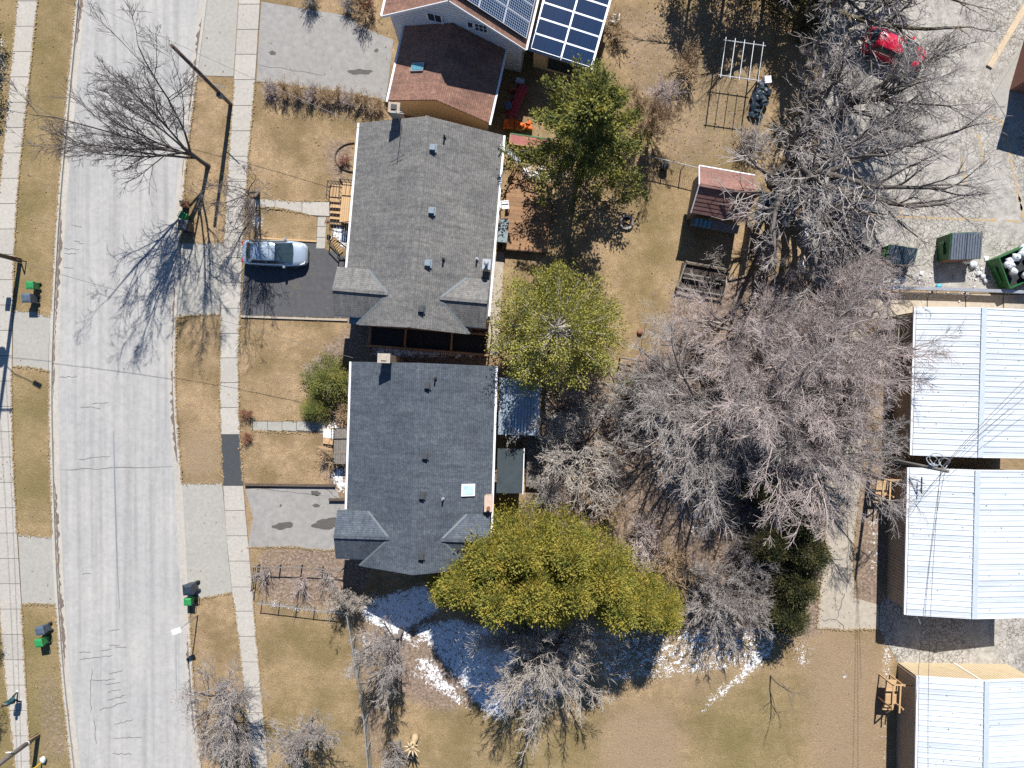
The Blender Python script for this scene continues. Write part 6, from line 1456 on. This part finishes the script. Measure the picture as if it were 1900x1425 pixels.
o = W(1187, 617); tag(blob(MB(), (0, 0, .1), (.2, .22, .16)).build('stone', MATS['brick_red'], None, True, (o.x, o.y, 0)), 'single dark red stone on the pale back lawn', 'stone')
o = W(1110, 940); tag(MB().tube([(0, 0, -.05), (0, 0, .35)], [.50, .42], 14).build('tree_stump', MATS['cut_wood'], None, False, (o.x, o.y, 0)), 'round sawn stump among tan brush and leaf litter', 'stump')
# raised bed below the shed
o = W(1254, 535); rb = thing('raised_bed', 'grey timber raised bed frame below the shed yard', 'planter', (o.x, o.y, 0), -math.radians(10))
for a, c in (((0, 0, .45), (3.3, 0, .45)), ((.25, .75, .45), (3.0, .75, .45)), ((.2, 1.05, .5), (3.2, 1.05, .5)), ((0, 0, .45), (.3, 1.9, .45)), ((3.3, 0, .45), (3.4, 1.9, .45)), ((.3, 1.9, .45), (3.4, 1.9, .45))): MB().bar(a, c, .10, .14).build('board', MATS['timber_grey'], rb)
for x, y in ((0, 0), (3.3, 0), (.3, 1.9), (3.4, 1.9), (.3, 1.0), (2.2, 1.0)): MB().box((x, y, .3), (.11, .11, .62)).build('post', MATS['timber_grey'], rb)
MB().box((1.7, .95, .12), (3.2, 1.8, .2)).build('soil', MATS['soil'], rb)
o = W(1376, 470); fs_ = thing('board_fence', 'weathered board fence beside the shed yard shadow', 'fence', (o.x, o.y, 0), math.radians(-8))
for i in range(12): MB().box((.02 * (i % 2), -1.6 + i * .3, .75), (.05, .27, 1.5 + R.uniform(-.06, .06))).build('board', MATS['timber_grey'], fs_)
MB().box((.06, 0, 1.2), (.05, 3.6, .1)).build('rail', MATS['timber_grey'], fs_)
o = W(1398, 412); lt = thing('lean_to', 'dark lean-to roof beside the garden shed', 'shelter', (o.x, o.y, 0), -math.radians(10))
MB().sheet([(-.6, -.3, 2.0), (1.9, -.3, 1.9), (1.9, 1.5, 2.3), (-.6, 1.5, 2.35)], .07).build('roof', MATS['porch_roof'], lt)
for x in (-.5, 1.8):
    for y in (-.2, 1.4): MB().box((x, y, .95), (.1, .1, 1.9)).build('post', MATS['timber_brown'], lt)
# ------------------------------------------------------------------ rear porches of the blue-grey roofed house
o = W(924, 806, 2.7); cp = thing('porch', 'rear porch with corrugated bluish metal roof dusted with snow', 'porch', (o.x, o.y, 0), -math.radians(1.8))
n = 13
for i in range(n):
    x = i * .215; q = MB(); q.add([(x, 0, 2.72 - i * .02), (x + .07, 0, 2.77 - i * .02), (x + .14, 0, 2.77 - i * .02), (x + .215, 0, 2.72 - i * .02), (x, 3.85, 2.72 - i * .02), (x + .07, 3.85, 2.77 - i * .02), (x + .14, 3.85, 2.77 - i * .02), (x + .215, 3.85, 2.72 - i * .02)], [(0, 1, 5, 4), (1, 2, 6, 5), (2, 3, 7, 6)]); q.build('roof_panel', MATS['corrugated'], cp)
for x in (.1, 2.7):
    for y in (.1, 2, 3.7): MB().box((x, y, 1.25), (.1, .1, 2.5)).build('post', MATS['timber_grey'], cp)
for y in (.1, 3.7): MB().box((1.4, y, 2.42), (2.8, .08, .14)).build('beam', MATS['timber_grey'], cp)
for k in range(26):
    i = R.randrange(2, n); y = abs(R.gauss(.2, .5)) + .05
    blob(MB(), (i * .215 + .1, y, 2.78 - i * .02), (.05, R.uniform(.12, .4), .03), 6, 4).build('snow_cover', MATS['snow'], cp, True)
o = W(921, 914, 2.6); pp = thing('porch', 'dark flat porch roof with a white edge behind the blue-grey roofed house', 'porch', (o.x, o.y, 0), -math.radians(1.8))
MB().sheet([(0, 0, 2.75), (1.75, 0, 2.6), (1.75, 3.0, 2.6), (0, 3.0, 2.75)], .1).build('roof', MATS['porch_roof'], pp)
MB().box((1.79, 1.5, 2.56), (.06, 3.1, .12)).build('fascia', MATS['metal_white'], pp)
for y in (.15, 2.85): MB().box((1.6, y, 1.25), (.1, .1, 2.5)).build('post', MATS['timber_brown'], pp)
o = W(978, 835, .6); wd = thing('deck', 'small blue-grey deck beside the dark porch roof', 'deck', (o.x, o.y, 0), -math.radians(1.8))
boards(wd, 0, 1.0, -2.6, 1.0, .5, .25, 'x', 'timber_grey')
for y in (-2.4, .8): MB().box((.5, y, .22), (.9, .1, .44)).build('joist', MATS['timber_brown'], wd)
# ------------------------------------------------------------------ wooden stair landings at the storage buildings
def landing(label, px, py, w, l, z, m='timber_pale', stairs=2):
    o = W(px, py); r = thing('timber_landing', label, 'steps', (o.x, o.y, 0), -math.radians(3))
    boards(r, 0, w, 0, l, z, .3, 'x', m)
    for x in (.05, w - .05):
        for y in (.05, l - .05): MB().box((x, y, (z + .9) / 2), (.09, .09, z + .9)).build('post', MATS[m], r)
    for x in (.05,): MB().bar((x, 0, z + .9), (x, l, z + .9), .10, .05).build('handrail', MATS[m], r)
    MB().bar((w * .62, -.2, z + .92), (w * .62, l, z + .92), .10, .05).build('handrail', MATS[m], r); MB().bar((0, l, z + .9), (w + .9, l + .05, z + .9), .10, .05).build('handrail', MATS[m], r)
    MB().bar((.05, .0, z + .88), (.5, -.9, .4), .08).build('handrail', MATS[m], r)
    for i in range(stairs): MB().box((w * .45, -.2 - i * .28, z - .18 - i * .18), (w * .85, .2, .05)).build('tread', MATS[m], r)
    return r
landing('pale timber stair landing beside the roof with crossing cables', 1612, 915, .85, 1.2, .9)
landing('pale timber stair landing with diagonal rail by the tan-ended building', 1628, 1294, .85, 1.7, 1.0)
landing('weathered timber landing under branches beside a storage building', 1626, 634, 1.0, 1.6, .8, 'timber_grey', 1)
# ------------------------------------------------------------------ pedestrian
o = W(37, 1291); ps = thing('person', 'pedestrian in a dark teal coat striding along the far sidewalk', 'person', (o.x, o.y, .03), math.radians(95))
def grown(parts, mats_by):
    q = MB()
    for pts, rad in parts: q.tube(pts, rad, 10)
    me = q.mesh('body', MATS['teal_cloth']); ob = link('body', me, ps)
    md = ob.modifiers.new('r', 'REMESH'); md.mode = 'VOXEL'; md.voxel_size = .018; md.use_smooth_shade = True
    sm = ob.modifiers.new('s', 'SMOOTH'); sm.iterations = 4
    dg = bpy.context.evaluated_depsgraph_get(); me2 = bpy.data.meshes.new_from_object(ob.evaluated_get(dg)); ob.modifiers.clear(); ob.data = me2; me2.name = 'body'
    me2.materials.clear()
    for m_ in ('teal_cloth', 'navy_cloth', 'white', 'skin'): me2.materials.append(MATS[m_])
    for pl in me2.polygons:
        c = pl.center; i = 0
        if c.z < .10: i = 2
        elif c.z < .80: i = 1
        elif c.z > 1.47: i = 3
        elif abs(c.y) > .25 and c.z < .86: i = 3
        pl.material_index = i; pl.use_smooth = True
    return ob
S2 = [([(0, 0, .88), (.01, 0, 1.05), (.03, 0, 1.25), (.04, 0, 1.40), (.05, 0, 1.50)], [.155, .15, .165, .15, .06]), ([(.04, -.19, 1.40), (.04, .19, 1.40)], [.07, .07]),
      ([(.05, 0, 1.46), (.07, 0, 1.56), (.08, 0, 1.64), (.075, 0, 1.70)], [.055, .085, .092, .06]), ([(.16, 0, 1.60), (.185, 0, 1.59)], [.025, .018]),
      ([(0, .09, .90), (.20, .10, .50), (.30, .10, .10), (.32, .10, .06)], [.105, .07, .05, .045]), ([(.27, .10, .05), (.46, .11, .04)], [.05, .04]),
      ([(0, -.09, .90), (-.06, -.10, .52), (-.33, -.10, .22), (-.36, -.1, .17)], [.105, .07, .05, .045]), ([(-.38, -.10, .16), (-.25, -.10, .03)], [.05, .04])]
for s in (-1, 1):
    S2.append(([(.04, s * .20, 1.40), (.02 - s * .10, s * .26, 1.14), (.10 - s * .18, s * .27, .92), (.11 - s * .19, s * .27, .86)], [.065, .05, .038, .034]))
    hx = .12 - s * .20
    for k in range(4): S2.append(([(hx - .03 + k * .02, s * .27, .84), (hx - .035 + k * .022, s * .265, .77), (hx - .02 + k * .018, s * .25, .72 + .01 * abs(k - 1.5))], [.013, .012, .010]))
    S2.append(([(hx + .02, s * .265, .86), (hx + .06, s * .255, .81), (hx + .06, s * .25, .78)], [.014, .013, .011]))
grown(S2, None)
q = MB(); blob(q, (.055, 0, 1.68), (.115, .105, .09), 12, 8, .05); q.build('hair', MATS['hair'], ps, True)
q = MB(); q.tube([(.0, 0, .74), (.0, 0, .9), (.02, 0, 1.1), (.04, 0, 1.36)], [.24, .20, .185, .175], 14, False); q.build('coat', MATS['teal_cloth'], ps, True)
o = W(78, 1414); tag(MB().tube([(0, 0, 0), (0, 0, .9)], .05, 8).box((0, 0, .95), (.14, .14, .1)).build('marker_stake', MATS['yellow'], None, False, (o.x, o.y, 0)), 'yellow marker stake at the kerb below the brown pole', 'stake')
o = W(83, 1407); tag(blob(MB(), (0, 0, .18), (.22, .26, .2)).build('plastic_bag', MATS['bag_white'], None, True, (o.x, o.y, 0)), 'white plastic bag on the turf beside the yellow stake', 'bag')
